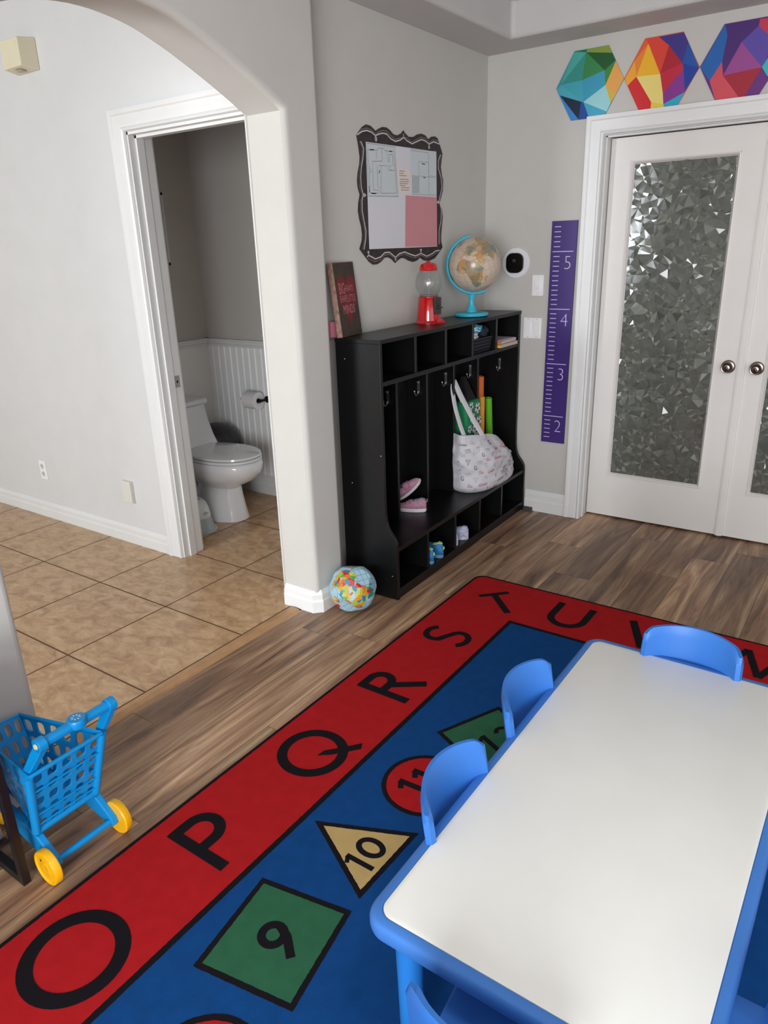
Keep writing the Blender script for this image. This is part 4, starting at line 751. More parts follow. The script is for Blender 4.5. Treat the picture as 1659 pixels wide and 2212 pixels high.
def bagS(u, v):
    lo = seg([(p[0], p[1], BZ) for p in LO], u); up = seg(UP, u); p = lo.lerp(up, v); b_ = math.sin(PI * min(1, v * .9 + .02)) ** .8
    out = Vector((p.x - .13, (p.y + .35) * .75, 0)).normalized()
    fold = .012 * math.sin(u * 31 + v * 3) * v * v * (1 - .3 * v) + .022 * noise.noise((u * 6, v * 4.5, 2)) * min(1, 4 * v) + .013 * abs(math.sin(10 * (u * 1.0 - v * .42))) ** .6 * v + .008 * noise.noise((u * 15, v * 9, 5)) * min(1, 4 * v)
    sag = .018 * max(0, math.sin(PI * (u - .55) * 2.6)) * v if .55 < u < .93 else 0
    p = p + out * (.032 * b_ + fold * 1.2); p.z -= sag
    if v < .10: p -= out * .018 * (1 - v / .10) ** 2
    if p.x < .150: p.y = max(p.y, -.600 - .04 * max(0, (p.x - .135) / .015))
    return p
t = thing('tote_bag', (.2, -.36, .262), 'white canvas tote bag with printed lettering slumped on the locker bench', 'bag')
m = M(); NU, NV = 90, 36; rings = []
for j in range(NV + 1):
    v = j / NV; fr_ = [bagS(i / NU, v) for i in range(NU + 1)]; bk = [fr_[-1].lerp(fr_[0], k / 8) - Vector((.012 * math.sin(PI * k / 8), 0, 0)) for k in range(1, 8)]
    bk = [Vector((max(.024 + .012, q.x), q.y, q.z)) for q in bk]; rings.append([Vector((max(.03, q.x), q.y, q.z)) for q in fr_] + bk)
top = rings[-1]; cen = sum(top, Vector()) / len(top)
rings += [[p.lerp(cen, .03) + Vector((0, 0, .002)) for p in top], [p.lerp(cen, .06) - Vector((0, 0, .012)) for p in top], [p.lerp(cen, .25) - Vector((0, 0, .06)) for p in top]]
m.loft(rings); m.build('bag_body', TB, t, smooth=60)
rnd = random.Random(12); marks = []
rows = [.07, .17, .27, .37, .47, .57, .67, .77, .87]
kinds = [('G', 0, 0, .031), ('Guess', 1, .45, .024), ('?', 0, 0, .031), ('Gu', 2, 0, .026), ('GUESS', 2, 0, .013), ('tri', 2, 0, .03), ('Guess', 3, .45, .022), ('GUESS', 0, 0, .013), ('?', 2, 0, .026), ('Gu', 1, 0, .026), ('G', 2, 0, .026), ('Guess', 0, .45, .023), ('tri', 0, 0, .03)]
c_ = 0; pm = M()
for ri, v0 in enumerate(rows):
    for ci in range(11):
        u0 = .10 + ci * .078 + (ri % 2) * .039 + rnd.uniform(-.008, .008); vv = v0 + rnd.uniform(-.02, .02); k = kinds[(c_ * 5 + ri) % len(kinds)]; c_ += 1
        if u0 > .90: continue
        rot = rnd.uniform(-.15, .3)
        def fn(x, y, u0=u0, vv=vv, rot=rot):
            X = x * math.cos(rot) - y * math.sin(rot); Y = x * math.sin(rot) + y * math.cos(rot)
            u = u0 + X / .95; v = vv + Y / .33; p = bagS(u, v); q = bagS(u + .01, v) - p; r_ = bagS(u, min(1, v + .01)) - p
            n_ = q.cross(r_).normalized(); n_ = n_ if n_.x + .2 * n_.y > -.3 and n_.dot(Vector((p.x - .13, (p.y + .35) * .75, 0))) > 0 else -n_
            return p + n_ * .0016
        if vv + k[3] / .5 > .97: continue
        if k[0] == 'tri':
            P = [(-.014, .011), (.014, .011), (0, -.015), (-.014, .011), (.014, .011)]
            for q in strip(P[:4], .0018): pm.add([fn(a.x, a.y) for a in q], [(0, 1, 2, 3)], k[1])
            put_text(pm, '?', fn, .014, k[1])
        else:
            put_text(pm, k[0], fn, k[3], k[1], shear=k[2])
            if k[0] == 'GUESS':
                for q in strip([(-.022, -.011), (-.007, -.011), (.007, -.011), (.022, -.011)], .0015): pm.add([fn(a.x, a.y) for a in q], [(0, 1, 2, 3)], k[1])
pm.build('lettering', PR, t, recalc=False)
def strap(pts, w_):
    P = [seg(pts, k / 24) for k in range(25)]; m = M(); m.tube(P, (w_ / 2, .0022), 0, 8, flat=(.25, .95, .1)); return m
apex = (.136, -.597, .886)
strap([(.262, -.478, .50), (.262, -.495, .57), (.225, -.53, .66), (.175, -.567, .78), apex], .032).build('handle', TS, t, smooth=60)
strap([(.215, -.612, .50), (.212, -.605, .57), (.19, -.615, .64), (.16, -.622, .74), (.136, -.612, .83), (.134, -.606, .87)], .030).build('handle', TS, t, smooth=60)
strap([(.14, -.335, .50), (.135, -.345, .56), (.13, -.40, .64), (.132, -.48, .74), (.13, -.56, .84), (.13, -.592, .882)], .032).build('handle', TS, t, smooth=60)
def placket(u, v0, du):
    m = M(); m.loft([[bagS(u + du * a, v) + Vector((.004, -.002, 0)) for a in (-1, -.5, 0, .5, 1)] for v in [v0 + (1.0 - v0) * k / 4 for k in range(5)]], closed=False, caps=(0, 0)); m.build('handle_patch', TB, t, smooth=60, recalc=False)
placket(.36, .84, .032); placket(.17, .86, .028)

# soccer print lunch bag hanging on the fourth hook
SG = mat('soccer_green', (24, 132, 84), .6); SK = mat('soccer_black', (20, 22, 24), .6); SWh = mat('soccer_white', (214, 222, 220), .6)
t = thing('lunch_bag', (.07, -.42, .56), 'green soccer ball print lunch bag hanging behind the white tote', 'lunch bag')
y0, y1, x0, x1, z0, z1 = -.515, -.352, .035, .176, .56, .752
m = M(); rr = rrect(x0, x1, y0, y1, .025, 5)
m.loft([[((p[0] - .105) * s_ + .105, (p[1] + .433) * s_ - .433, z) for p in rr] for s_, z in ((.9, z0), (1, z0 + .015), (1, z1 - .02), (.95, z1 - .005), (.86, z1))]); m.build('bag_body', SG, t, smooth=50)
m = M()
rnd = random.Random(3)
for (cy, cz, r_) in ((-.400, .705, .031), (-.385, .625, .031), (-.455, .655, .030), (-.475, .725, .026), (-.43, .59, .027), (-.488, .60, .024)):
    m.flat(arc(cy, cz, r_, r_, 0, 345, 20), lambda p: (x1 + .0012, p[0], p[1]), 0)
    for a in [None] + [72 * k + 20 for k in range(5)]:
        cc = (cy, cz) if a is None else (cy + r_ * .78 * math.cos(math.radians(a)), cz + r_ * .78 * math.sin(math.radians(a)))
        m.flat(arc(cc[0], cc[1], r_ * (.33 if a is None else .22), r_ * (.33 if a is None else .22), 18, 306, 4), lambda p: (x1 + .0022, p[0], p[1]), 1)
for (cx, cz, r_) in ((.06, .69, .024), (.115, .645, .026), (.07, .60, .024), (.13, .71, .022), (.15, .60, .018)): m.flat(arc(cx, cz, r_, r_, 0, 345, 16), lambda p: (p[0], y1 + .0012, p[1]), 0)
m.build('ball_print', [SWh, SK], t, recalc=False)
m = M(); m.tube([(.160, -.351, .58), (.160, -.351, .70), (.150, -.354, .735), (.05, -.356, .744)], .003); m.build('zipper', SWh, t, smooth=50)
m = M()
m.loft([[(.045, -.485, .745), (.155, -.485, .745), (.155, -.37, .742), (.045, -.37, .742)], [(.055, -.44, .80), (.13, -.44, .80), (.13, -.370, .79), (.055, -.370, .79)], [(.065, -.395, .875), (.085, -.395, .875), (.085, -.375, .875), (.065, -.375, .875)]])
m.build('carry_strap', mat('black_webbing', (18, 18, 20), .8), t, bevel=.004)
# play tubes in the fifth compartment
for (nm, lab, c, pts, r_) in (('orange_tube', 'orange plastic tube, tallest standing in the locker behind the tote', (226, 106, 28), [(.085, -.200, .263), (.085, -.200, .845)], .024),
                              ('yellow_tube', 'yellow tube beside the orange tube behind the lunch bag', (222, 160, 62), [(.128, -.258, .263), (.128, -.258, .738)], .019),
                              ('green_tube', 'bright green tube leaning beside the lunch bag in the locker', (96, 176, 34), [(.125, -.125, .263), (.125, -.165, .715)], .021),
                              ('red_tube', 'dark red tube just showing beside the green tube', (128, 30, 26), [(.07, -.075, .263), (.07, -.075, .58)], .014)):
    m = M(); a, b_ = Vector(pts[0]), Vector(pts[1]); d = (b_ - a).normalized(); u_ = d.orthogonal().normalized(); T = frame3(a, u_, d.cross(u_), d); L_ = (b_ - a).length
    m.lathe([(0, 0), (r_, 0), (r_, L_), (r_ * .86, L_ + .001), (r_ * .84, L_ - .01), (0, L_ - .012)], 0, 20, T); o = m.build('play_tube', mat(nm, c, .45, .4), smooth=40); tag(o, lab, 'tube')

# ================================================================== basket with clothes and books in the top row
BK = mat('basket_black', (26, 28, 34), .4, .5)
t = thing('storage_basket', (.15, -.47, 1.027), 'small black plastic basket in the fourth top cubby', 'basket')
yb0, yb1, xb0, xb1 = -.590, -.350, .06, .235
q0, q1 = .94, 1.0
def bc(x, y, z):
    s_ = .9 + .1 * (z - 1.028) / .075; return (.147 + (x - .147) * s_, -.47 + (y + .47) * s_, z)
m = M(); A, B = 1.030, 1.100
perforated(m, bc(xb1, yb0, A), bc(xb1, yb1, A), bc(xb1, yb1, B), bc(xb1, yb0, B), 12, 4, (.6, .6), .003); perforated(m, bc(xb0, yb0, A), bc(xb0, yb1, A), bc(xb0, yb1, B), bc(xb0, yb0, B), 12, 4, (.6, .6), .003)
perforated(m, bc(xb0, yb0, A), bc(xb1, yb0, A), bc(xb1, yb0, B), bc(xb0, yb0, B), 9, 4, (.6, .6), .003); perforated(m, bc(xb0, yb1, A), bc(xb1, yb1, A), bc(xb1, yb1, B), bc(xb0, yb1, B), 9, 4, (.6, .6), .003)
m.box(bc(xb0, yb0, A), (bc(xb1, yb1, A)[0], bc(xb1, yb1, A)[1], A - .003)); m.build('basket_wall', BK, t, recalc=False)
m = M(); m.tube([(xb0, yb0, B), (xb1, yb0, B), (xb1, yb1, B), (xb0, yb1, B), (xb0, yb0, B)], .0045); m.build('rim', BK, t, smooth=60)
def cloth(name, lab, c, ctr, sz, seed, c2=None):
    m = M(); n1, n2 = 28, 16; vs = []; fs = []; mi = []
    for j in range(n2 + 1):
        ph = PI * j / n2
        for i in range(n1):
            th = 2 * PI * i / n1; d = Vector((math.sin(ph) * math.cos(th), math.sin(ph) * math.sin(th), math.cos(ph)))
            e = .75; q = Vector([math.copysign(abs(v) ** e, v) for v in d]); k = 1 + .22 * noise.noise(d * 2.6 + Vector((seed, 0, 0))) + .06 * math.sin(9 * d.z + seed + 3 * d.x)
            vs.append((ctr[0] + q.x * sz[0] * k, ctr[1] + q.y * sz[1] * k, ctr[2] + q.z * sz[2] * k))
    for j in range(n2):
        for i in range(n1): fs.append((j * n1 + i, j * n1 + (i + 1) % n1, (j + 1) * n1 + (i + 1) % n1, (j + 1) * n1 + i)); mi.append(1 if c2 and noise.noise((i * .3, j * .5, seed)) > .05 else 0)
    m.add(vs, fs, mi); o = m.build(name, [mat(name + str(seed), c, .85)] + ([mat(name + str(seed) + 'b', c2, .85)] if c2 else []), smooth=70); tag(o, lab, 'clothes', 'folded clothes in the black basket'); return o
cloth('folded_clothes', 'grey and white cloth lying lowest in the black basket', (206, 206, 212), (.185, -.535, 1.118), (.052, .045, .022), 1, (150, 160, 170))
cloth('folded_clothes', 'teal and white patterned cloth on top in the black basket', (44, 168, 196), (.190, -.500, 1.152), (.046, .058, .022), 2, (214, 226, 230))
cloth('folded_clothes', 'dark navy cloth at the right side of the black basket', (26, 32, 48), (.180, -.405, 1.128), (.048, .042, .034), 3)
BP = mat('book_pages', (200, 192, 190), .8, var=.05, vscale=120)
def book(z0, th, x0, x1, y0, y1, rot, col, lab, spine=True, pages=None):
    t = thing('book', (x1, y0, z0), lab, 'book', 'books in the last top cubby'); T = TR((x0 + x1) / 2, (y0 + y1) / 2, 0) @ Rz(rot); hx, hy = (x1 - x0) / 2, (y1 - y0) / 2
    m = M(); m.box((-hx, -hy + .002, z0 + .0012), (hx - .003, hy - .003, z0 + th - .0012), 0, T); m.build('pages', BP, t)
    m = M(); m.box((-hx, -hy, z0), (hx, hy, z0 + .0012), 0, T); m.box((-hx, -hy, z0 + th - .0012), (hx, hy, z0 + th), 1, T); m.box((-hx, -hy, z0), (hx, -hy + .002, z0 + th), 0, T)
    m.box((hx - .012, -hy - .0003, z0 + .001), (hx + .0003, -hy + .02, z0 + th - .001), 0, T)
    m.build('cover', [mat(lab[:12], col, .5), mat('cover_top', (206, 200, 196), .5)], t)
book(1.027, .017, .06, .256, -.292, -.060, 0, (226, 190, 70), 'thick paperback with yellow spine, lowest of the stack in the top cubby')
book(1.045, .017, .055, .25, -.298, -.066, .02, (226, 112, 50), 'paperback with orange spine in the middle of the stack')
book(1.063, .004, .05, .245, -.285, -.085, -.08, (190, 184, 182), 'thin pale booklet lying on top of the paperback stack')

# ================================================================== shoes
def shoe(name, lab, grp, loc, rot, L_, cols, style='trainer', hk=1.0):
    """toe along +x, sole on z 0"""
    up, so, li, st_ = cols
    t = bpy.data.objects.new(name, None); COL.objects.link(t); t.empty_display_size = .05
    t.matrix_basis = TR(*loc) @ rot; t['local'] = 1; tag(t, lab, 'shoe', grp)
    def plan(s_, k=1.0, dx=0): return [(dx + x * L_, y * L_ * k, 0) for x, y in [(-.5 + .0, 0)] ]
    def wid(u): return .17 * (math.sin(PI * min(1, max(0, u * 1.02 + .0)) ** .9) ** .42) * (.84 + .28 * u) if 0 < u < 1 else 0
    us = [.0, .012, .04, .09, .18, .28, .4, .52, .64, .76, .86, .93, .975, .992, 1.0]
    def outl(z, k=1.0, sh=0): 
        R_ = [(u - .5, wid(u) * k + sh) for u in us]; return [((x) * L_ * (1 - (1 - k) * .5), y * L_, z) for x, y in R_] + [((x) * L_ * (1 - (1 - k) * .5), -y * L_, z) for x, y in R_[::-1][1:-1]]
    m = M(); sh = .09 * L_ + .004; m.loft([outl(0, .9), outl(sh * .25, 1.0), outl(sh, 1.02), outl(sh * 1.05, .96)]); m.build('sole', so, t, smooth=50)
    # upper: loft of cross arches from heel to toe
    H = [(u_, h_ * (hk if u_ < .6 else 1 + (hk - 1) * .5)) for u_, h_ in [(.0, .30), (.06, .42), (.16, .44), (.26, .38), (.36, .36), (.46, .36), (.56, .33), (.68, .26), (.8, .2), (.9, .155), (.965, .10), (.995, .05)]]
    m = M(); rings = []
    for u, h in H:
        w_ = max(.012, wid(max(.015, min(.985, u)))) * L_ * .95; hh = sh + h * L_ * .62; op = u < .44 and style != 'clog' or u < .5
        ring = []
        for k in range(13):
            a = PI * k / 12; y = -math.cos(a) * w_ * (1 if not op else (1 - .18 * math.sin(a))); z = sh * .9 + (hh - sh * .9) * math.sin(a) ** .6
            ring.append(((u - .5) * L_ * .985, y, z))
        rings.append(ring)
    n = 13; vs = [p for r in rings for p in r]; fs = []
    for i in range(len(rings) - 1):
        for k in range(n - 1):
            if H[i][0] >= .06 and H[i][0] < .40 and 4 <= k <= 7: continue
            fs.append((i * n + k, i * n + k + 1, (i + 1) * n + k + 1, (i + 1) * n + k))
    fs.append(tuple(range(n))); m.add(vs, fs); o = m.build('upper', up, t, smooth=60); sd = o.modifiers.new('thickness', 'SOLIDIFY'); sd.thickness = .0035; sd.offset = -1
    # collar lining
    P = []
    for i, (u, h) in enumerate(H):
        if .05 < u < .42: P.append(rings[i][4])
    Q_ = [rings[i][8] for i, (u, h) in enumerate(H) if .05 < u < .42]
    m = M(); m.tube([Vector(p) for p in P + Q_[::-1] + P[:1]], .0045 * L_ / .16); m.build('collar', li, t, smooth=60)
    if style == 'trainer':
        for u in (.50, .62):
            m = M(); i = 0; w_ = wid(u) * L_; hh = sh + .62 * L_ * (.36 if u < .55 else .29)
            m.loft([[((u - .5 + du) * L_, -math.cos(a) * (w_ + .003), sh + (hh + .003 - sh) * math.sin(a) ** .6) for a in [PI * (.14 + .66 * k / 10) for k in range(11)]] for du in (-.042, .042)], closed=False, caps=(0, 0)); o = m.build('strap', st_, t, smooth=60, recalc=False); sd = o.modifiers.new('thickness', 'SOLIDIFY'); sd.thickness = .002
        m = M(); m.tube([(-.495 * L_, 0, sh + .20 * L_), (-.53 * L_, 0, sh + .26 * L_), (-.515 * L_, 0, sh + .32 * L_), (-.47 * L_, 0, sh + .27 * L_)], (.004, .0015)); m.build('heel_tab', st_, t, smooth=60)
    elif style == 'clog':
        m = M(); m.tube([(.02 * L_, -.17 * L_, sh + .14 * L_)] + [(-.5 * L_ * 1.0 * math.sin(a) + .02 * L_, -.18 * L_ * math.cos(a), sh + (.14 + .10 * math.sin(a)) * L_) for a in [PI * k / 14 for k in range(1, 14)]] + [(.02 * L_, .17 * L_, sh + .14 * L_)], (.012, .0025), flat=(0, 0, 1)); m.build('heel_strap', li, t, smooth=60)
    return t
def axes(x, z):
    x = Vector(x).normalized(); z = Vector(z); z = (z - x * z.dot(x)).normalized(); return frame3((0, 0, 0), x, z.cross(x), z)
pk = mat('shoe_pink', (170, 122, 142), .8, var=.15, vscale=80); wh = mat('shoe_sole_white', (214, 208, 212), .6); gy = mat('shoe_lining_grey', (136, 134, 146), .8); pk2 = mat('shoe_strap_pink', (166, 108, 134), .8)
shoe('toddler_shoe', 'pink toddler shoe standing flat on the locker bench, lower of the pair', 'pink toddler shoes', (.110, -1.005, .263), Rz(math.radians(180 + 22)), .165, (pk, wh, gy, pk2), hk=1.25)
shoe('toddler_shoe', 'pink toddler shoe tilted toe up on top of its pair', 'pink toddler shoes', (.108, -1.010, .378), axes((.62, .42, .66), (-.25, -.75, .60)), .165, (pk, wh, gy, pk2), hk=1.25)
bu = mat('shoe_blue', (34, 112, 168), .6, var=.2, vscale=60); bs = mat('shoe_sole_blue', (100, 140, 164), .5); lm = mat('shoe_lime', (170, 206, 116), .6)
shoe('toddler_sneaker', 'blue sneaker with lime trim in the lower cubby, left of the pair', 'blue sneakers in the lower cubby', (.250, -1.128, .053), Rz(math.radians(180 - 4)), .15, (bu, bs, lm, lm), hk=1.75)
shoe('toddler_sneaker', 'blue sneaker with lime trim in the lower cubby, right of the pair', 'blue sneakers in the lower cubby', (.252, -1.045, .053), Rz(math.radians(180 + 4)), .15, (bu, bs, lm, lm), hk=1.75)
lv = mat('clog_lavender', (170, 172, 206), .5); ls = mat('clog_splatter', (190, 188, 206), .5, var=.4, vscale=90)
shoe('foam_clog', 'lavender foam clog in the lower cubby, left of the pair', 'lavender clogs in the lower cubby', (.235, -.862, .053), Rz(math.radians(180)), .155, (ls, ls, lv, lv), 'clog', hk=1.4)
shoe('foam_clog', 'lavender foam clog in the lower cubby, right of the pair', 'lavender clogs in the lower cubby', (.24, -.772, .053), Rz(math.radians(180 + 14)), .16, (ls, ls, lv, lv), 'clog', hk=1.4)

# ================================================================== bathroom things
POR = mat('porcelain', (226, 226, 228), .08, .6, coat=.5)
t = thing('toilet', (-1.4, -1.06, 0), 'white one-piece toilet with closed lid in the small bathroom', 'toilet')
CYt = -1.06
def egg(cx, L_, W2, z, n=40, back=.0, cy=CYt):
    """egg plan, rounder at the front (+x)"""
    P = []
    for k in range(n):
        a = 2 * PI * k / n; x = math.cos(a); y = math.sin(a); ex = x if x > 0 else x * (1 + back)
        P.append((cx + ex * L_, cy + W2 * math.copysign(abs(y) ** .9, y), z))
    return P
m = M()
m.loft([egg(-1.285, .188, .125, .0), egg(-1.285, .186, .123, .012), egg(-1.288, .178, .115, .06), egg(-1.292, .166, .106, .14), egg(-1.295, .160, .104, .205), egg(-1.28, .175, .112, .225), egg(-1.255, .235, .155, .265), egg(-1.235, .265, .185, .32), egg(-1.228, .268, .19, .365), egg(-1.23, .262, .187, .385), egg(-1.23, .25, .18, .39)])
m.build('bowl', POR, t, smooth=50)
m = M(); m.loft([egg(-1.225, .25, .178, .392, back=.12), egg(-1.225, .262, .187, .396, back=.12), egg(-1.225, .262, .187, .408, back=.12), egg(-1.225, .25, .178, .411, back=.12)]); m.build('seat', POR, t, smooth=50)
m = M(); m.loft([egg(-1.225, .248, .177, .413, back=.14), egg(-1.225, .260, .186, .417, back=.14), egg(-1.226, .258, .184, .427, back=.14), egg(-1.23, .22, .155, .434, back=.14), egg(-1.24, .12, .08, .437, back=.1)]); m.build('lid', POR, t, smooth=50)
def rsec(x0, x1, w_, z, r_=.05): return [(p[0], CYt + p[1], z) for p in rrect(x0, x1, -w_, w_, min(r_, (x1 - x0) * .45), 5)]
m = M(); m.loft([rsec(-1.785, -1.40, .09, .0), rsec(-1.785, -1.42, .09, .10), rsec(-1.785, -1.43, .12, .2), rsec(-1.785, -1.40, .165, .34), rsec(-1.785, -1.42, .17, .41), rsec(-1.785, -1.47, .18, .47), rsec(-1.785, -1.52, .19, .56), rsec(-1.785, -1.55, .195, .66, .04)]); m.build('tank', POR, t, smooth=50)
m = M(); m.loft([rsec(-1.788, -1.535, .203, .665, .04), rsec(-1.788, -1.53, .205, .672, .04), rsec(-1.788, -1.53, .205, .69, .04), rsec(-1.786, -1.54, .197, .70, .04)]); m.build('tank_lid', POR, t, smooth=50)
t = thing('toilet_roll', (-1.335, -.655, .66), 'white toilet paper roll on the beadboard wall', 'toilet roll')
m = M(); T = frame3((-1.385, -.665, .662), (0, 1, 0), (0, 0, 1), (1, 0, 0)); m.lathe([(.020, 0), (.056, 0), (.056, .105), (.020, .105), (.020, 0)], 0, 36, T); m.build('paper', mat('tissue_white', (226, 224, 224), .9), t, smooth=40)
t2 = thing('toilet_roll_holder', (-1.335, -.60, .66), 'black toilet paper holder fixed to the beadboard wall', 'holder')
BMT = mat('black_metal', (20, 20, 22), .35, metal=.6)
m = M(); m.tube([(-1.43, -.665, .662), (-1.262, -.665, .662)], .012, 0, 12); m.build('bar', BMT, t2, smooth=40)
for x in (-1.43, -1.262):
    m = M(); m.tube([(x, -.60, .662), (x, -.672, .662)], .009, 0, 12); m.lathe([(0, 0), (.022, 0), (.022, .006), (0, .008)], 0, 20, frame3((x, -.600, .662), (1, 0, 0), (0, 0, 1), (0, -1, 0))); m.build('bracket', BMT, t2, smooth=40)
t = thing('trash_can', (-1.60, -.775, 0), 'dark domed trash can behind the toilet', 'trash can')
DG = mat('bin_charcoal', (40, 40, 44), .4, .5)
m = M(); m.lathe([(0, .001), (.125, .001), (.135, .02), (.158, .36), (.158, .37), (0, .37)], 0, 40, TR(-1.60, -.775, 0)); m.build('bin_body', DG, t, smooth=40)
m = M(); m.lathe([(.162, .365), (.162, .38), (.158, .40), (.145, .435), (.118, .465), (.08, .488), (.04, .499), (0, .502)], 0, 40, TR(-1.60, -.775, 0)); m.build('dome_lid', DG, t, smooth=40)
m = M(); T = TR(-1.60, -.775, .36) @ Rz(-.9)
m.loft([[tuple(T @ Vector((.158 * math.cos(ph) * math.cos(th), .158 * math.cos(ph) * math.sin(th), .145 * math.sin(ph)))) for th in [-.75 + 1.5 * k / 14 for k in range(15)]] for ph in [.25 + .75 * k / 8 for k in range(9)]], closed=False, caps=(0, 0)); o = m.build('swing_flap', mat('flap_black', (22, 22, 24), .3), t, smooth=60)
t = thing('potty', (-1.27, -1.315, 0), 'white and grey toddler potty on the tiles beside the toilet', 'potty')
def el(rx, ry, z, n=36): return [(-1.27 + rx * math.cos(2 * PI * k / n), -1.315 + ry * math.sin(2 * PI * k / n), z) for k in range(n)]
m = M(); m.loft([el(.158, .118, .001), el(.156, .116, .006), el(.140, .104, .010), el(.128, .096, .05), el(.118, .088, .085)]); m.build('base', mat('potty_grey', (168, 178, 178), .4), t, smooth=40)
m = M(); m.loft([el(.119, .089, .078), el(.121, .091, .088), el(.112, .084, .13), el(.098, .075, .16), el(.075, .058, .182), el(.06, .045, .186), el(.055, .04, .17), el(.05, .035, .15)]); m.build('bowl', mat('potty_white', (222, 226, 226), .3), t, smooth=50)
m = M(); m.tube([(-1.152, -1.33, .112), (-1.150, -1.315, .122), (-1.152, -1.30, .112), (-1.154, -1.315, .104), (-1.152, -1.33, .112)], .002); m.build('emblem', mat('potty_emblem', (150, 160, 162), .4), t, smooth=50)
t = thing('wall_mirror', (-1.79, -1.05, 1.7), 'white framed mirror edge on the bathroom left wall', 'mirror')
m = M(); m.box((-1.79, -1.30, 1.51), (-1.776, -.83, 1.525)); m.box((-1.79, -1.30, 1.915), (-1.776, -.83, 1.93)); m.box((-1.79, -.845, 1.51), (-1.776, -.83, 1.93)); m.box((-1.79, -1.30, 1.51), (-1.776, -1.285, 1.93)); m.build('frame', TRIM, t)
M().box((-1.789, -1.285, 1.525), (-1.782, -.865, 1.915)).build('mirror_glass', mat('mirror_glass', (120, 118, 116), .1, metal=.6), t)
# ================================================================== table
TBL = mat('table_blue', (62, 118, 194), .42, .4, bump=.08, bscale=500); CHB = mat('chair_blue', (54, 116, 198), .42, .4, bump=.08, bscale=500); TOP = mat('table_top_white', (228, 229, 225), .33, .5)
TH = .405
t = thing('activity_table', (1.735, -2.62, 0), 'white topped activity table with blue plastic rim on the alphabet rug', 'table')
X0, X1, Y0, Y1 = 1.432, 2.040, -3.232, -2.008
def rr3(e, r_, z): return [(p[0], p[1], z) for p in rrect(X0 + e, X1 - e, Y0 + e, Y1 - e, r_, 8)]
m = M(); m.loft([rr3(.012, .035, TH - .040), rr3(.003, .045, TH - .036), rr3(0, .048, TH - .026), rr3(.0, .048, TH - .012), rr3(.003, .046, TH - .004), rr3(.008, .042, TH), rr3(.0225, .030, TH + .0005), rr3(.0235, .030, TH - .002)]); m.build('rim', TBL, t, smooth=40)
m = M(); m.loft([rr3(.0245, .030, TH - .004), rr3(.0245, .030, TH + .0003), rr3(.026, .030, TH + .0010)]); m.build('tabletop', TOP, t, smooth=30)
LG = mat('leg_blue', (40, 120, 200), .4, .4)
for lx, ly in ((X0 + .062, Y0 + .075), (X1 - .062, Y0 + .075), (X0 + .062, Y1 - .075), (X1 - .062, Y1 - .075)):
    m = M(); m.lathe([(0, .0095), (.020, .0095), (.022, .013), (.026, .20), (.030, TH - .06), (.036, TH - .04), (0, TH - .04)], 0, 24, TR(lx, ly, 0)); m.build('leg', LG, t, smooth=40)
# ================================================================== chairs (local: seat faces +x, origin on the floor under the seat centre)
def make_chair(lab):
    t = thing('child_chair', (0, 0, 0), lab, 'chair', 'blue plastic chairs around the white table', local=True)
    z0 = .0095
    m = M(); rr = rrect(-.135, .13, -.13, .13, .04, 6)
    m.loft([[(p[0] * s_, p[1] * s_, z) for p in rr] for s_, z in ((.94, .262), (1, .266), (1.0, .276), (.96, .280), (.7, .274), (.3, .272))]); m.build('seat', CHB, t, smooth=45)
    for sx in (-1, 1):
        for sy in (-1, 1):
            m = M(); tp = Vector((sx * .105, sy * .11, .264)); bt = Vector((sx * (.15 if sx > 0 else .165), sy * .138, z0)); 
            m.loft([[tuple(c + Vector((a * w_, b_ * w2, 0))) for a, b_ in ((-1, -1), (1, -1), (1, 1), (-1, 1))] for c, w_, w2 in ((bt, .011, .012), (tp.lerp(bt, .5), .014, .016), (tp, .018, .022))]); m.build('leg', CHB, t, bevel=.004)
    # backrest: curved shell, wraps towards the sitter at both sides
    m = M(); NU, NV = 28, 14; fr, bk = [], []
    def S(u, v, d):
        a = (u - .5) * 2; w_ = .136 - .006 * v
        top = .500 - .010 * a * a - .016 * max(0, (abs(a) - .82) / .18) ** 2; z = .275 + (top - .275) * v
        th = a * .80; R_ = w_ / math.sin(.80); x = -.135 - .035 * v - R_ * (math.cos(th) - 1) * -1 * -1
        x = -.150 - .030 * v + R_ * (1 - math.cos(th)); y = R_ * math.sin(th)
        return Vector((x + d * math.cos(th), y - d * math.sin(th), z))
    rings = []
    for j in range(NV + 1):
        v = j / NV; e = .008 if j < NV else .004
        def E(i): return e * (1 + .45 * abs(2 * i / NU - 1) ** 4)
        f_ = [S(i / NU, v, E(i)) for i in range(NU + 1)]; b_ = [S(i / NU, v, -E(i)) for i in range(NU, -1, -1)]
        mid1 = S(1, v, 0) + Vector((.004, .004, 0)); mid2 = S(0, v, 0) + Vector((.004, -.004, 0)); rings.append(f_ + [mid1] + b_ + [mid2])
    m.loft(rings); m.build('backrest', CHB, t, smooth=50)
    for sy in (-1, 1):
        m = M(); m.loft([[(x, sy * y, z) for x, y, z in r_] for r_ in ([(-.16, .105, .24), (-.11, .105, .24), (-.11, .135, .24), (-.16, .135, .24)], [(-.16, .10, .30), (-.12, .10, .30), (-.10, .132, .30), (-.13, .136, .30)])]); m.build('back_bracket', CHB, t, bevel=.004)
    return t
ch = make_chair('blue plastic child chair tucked under the left long side, nearer to the camera')
ch.location = (1.565, -2.875, 0); ch.rotation_euler = (0, 0, .03)
CHS = [((1.555, -2.47, 0), .0, 'blue plastic child chair tucked under the left long side, farther back near the green square'),
       ((1.735, -2.155, 0), -PI / 2, 'blue plastic child chair tucked at the far short end of the table'),
       ((1.735, -3.198, 0), PI / 2 + .08, 'blue plastic child chair at the near short end, back seen from above'),
       ((1.998, -3.03, 0), PI, 'blue plastic child chair on the right long side at the lower right edge')]
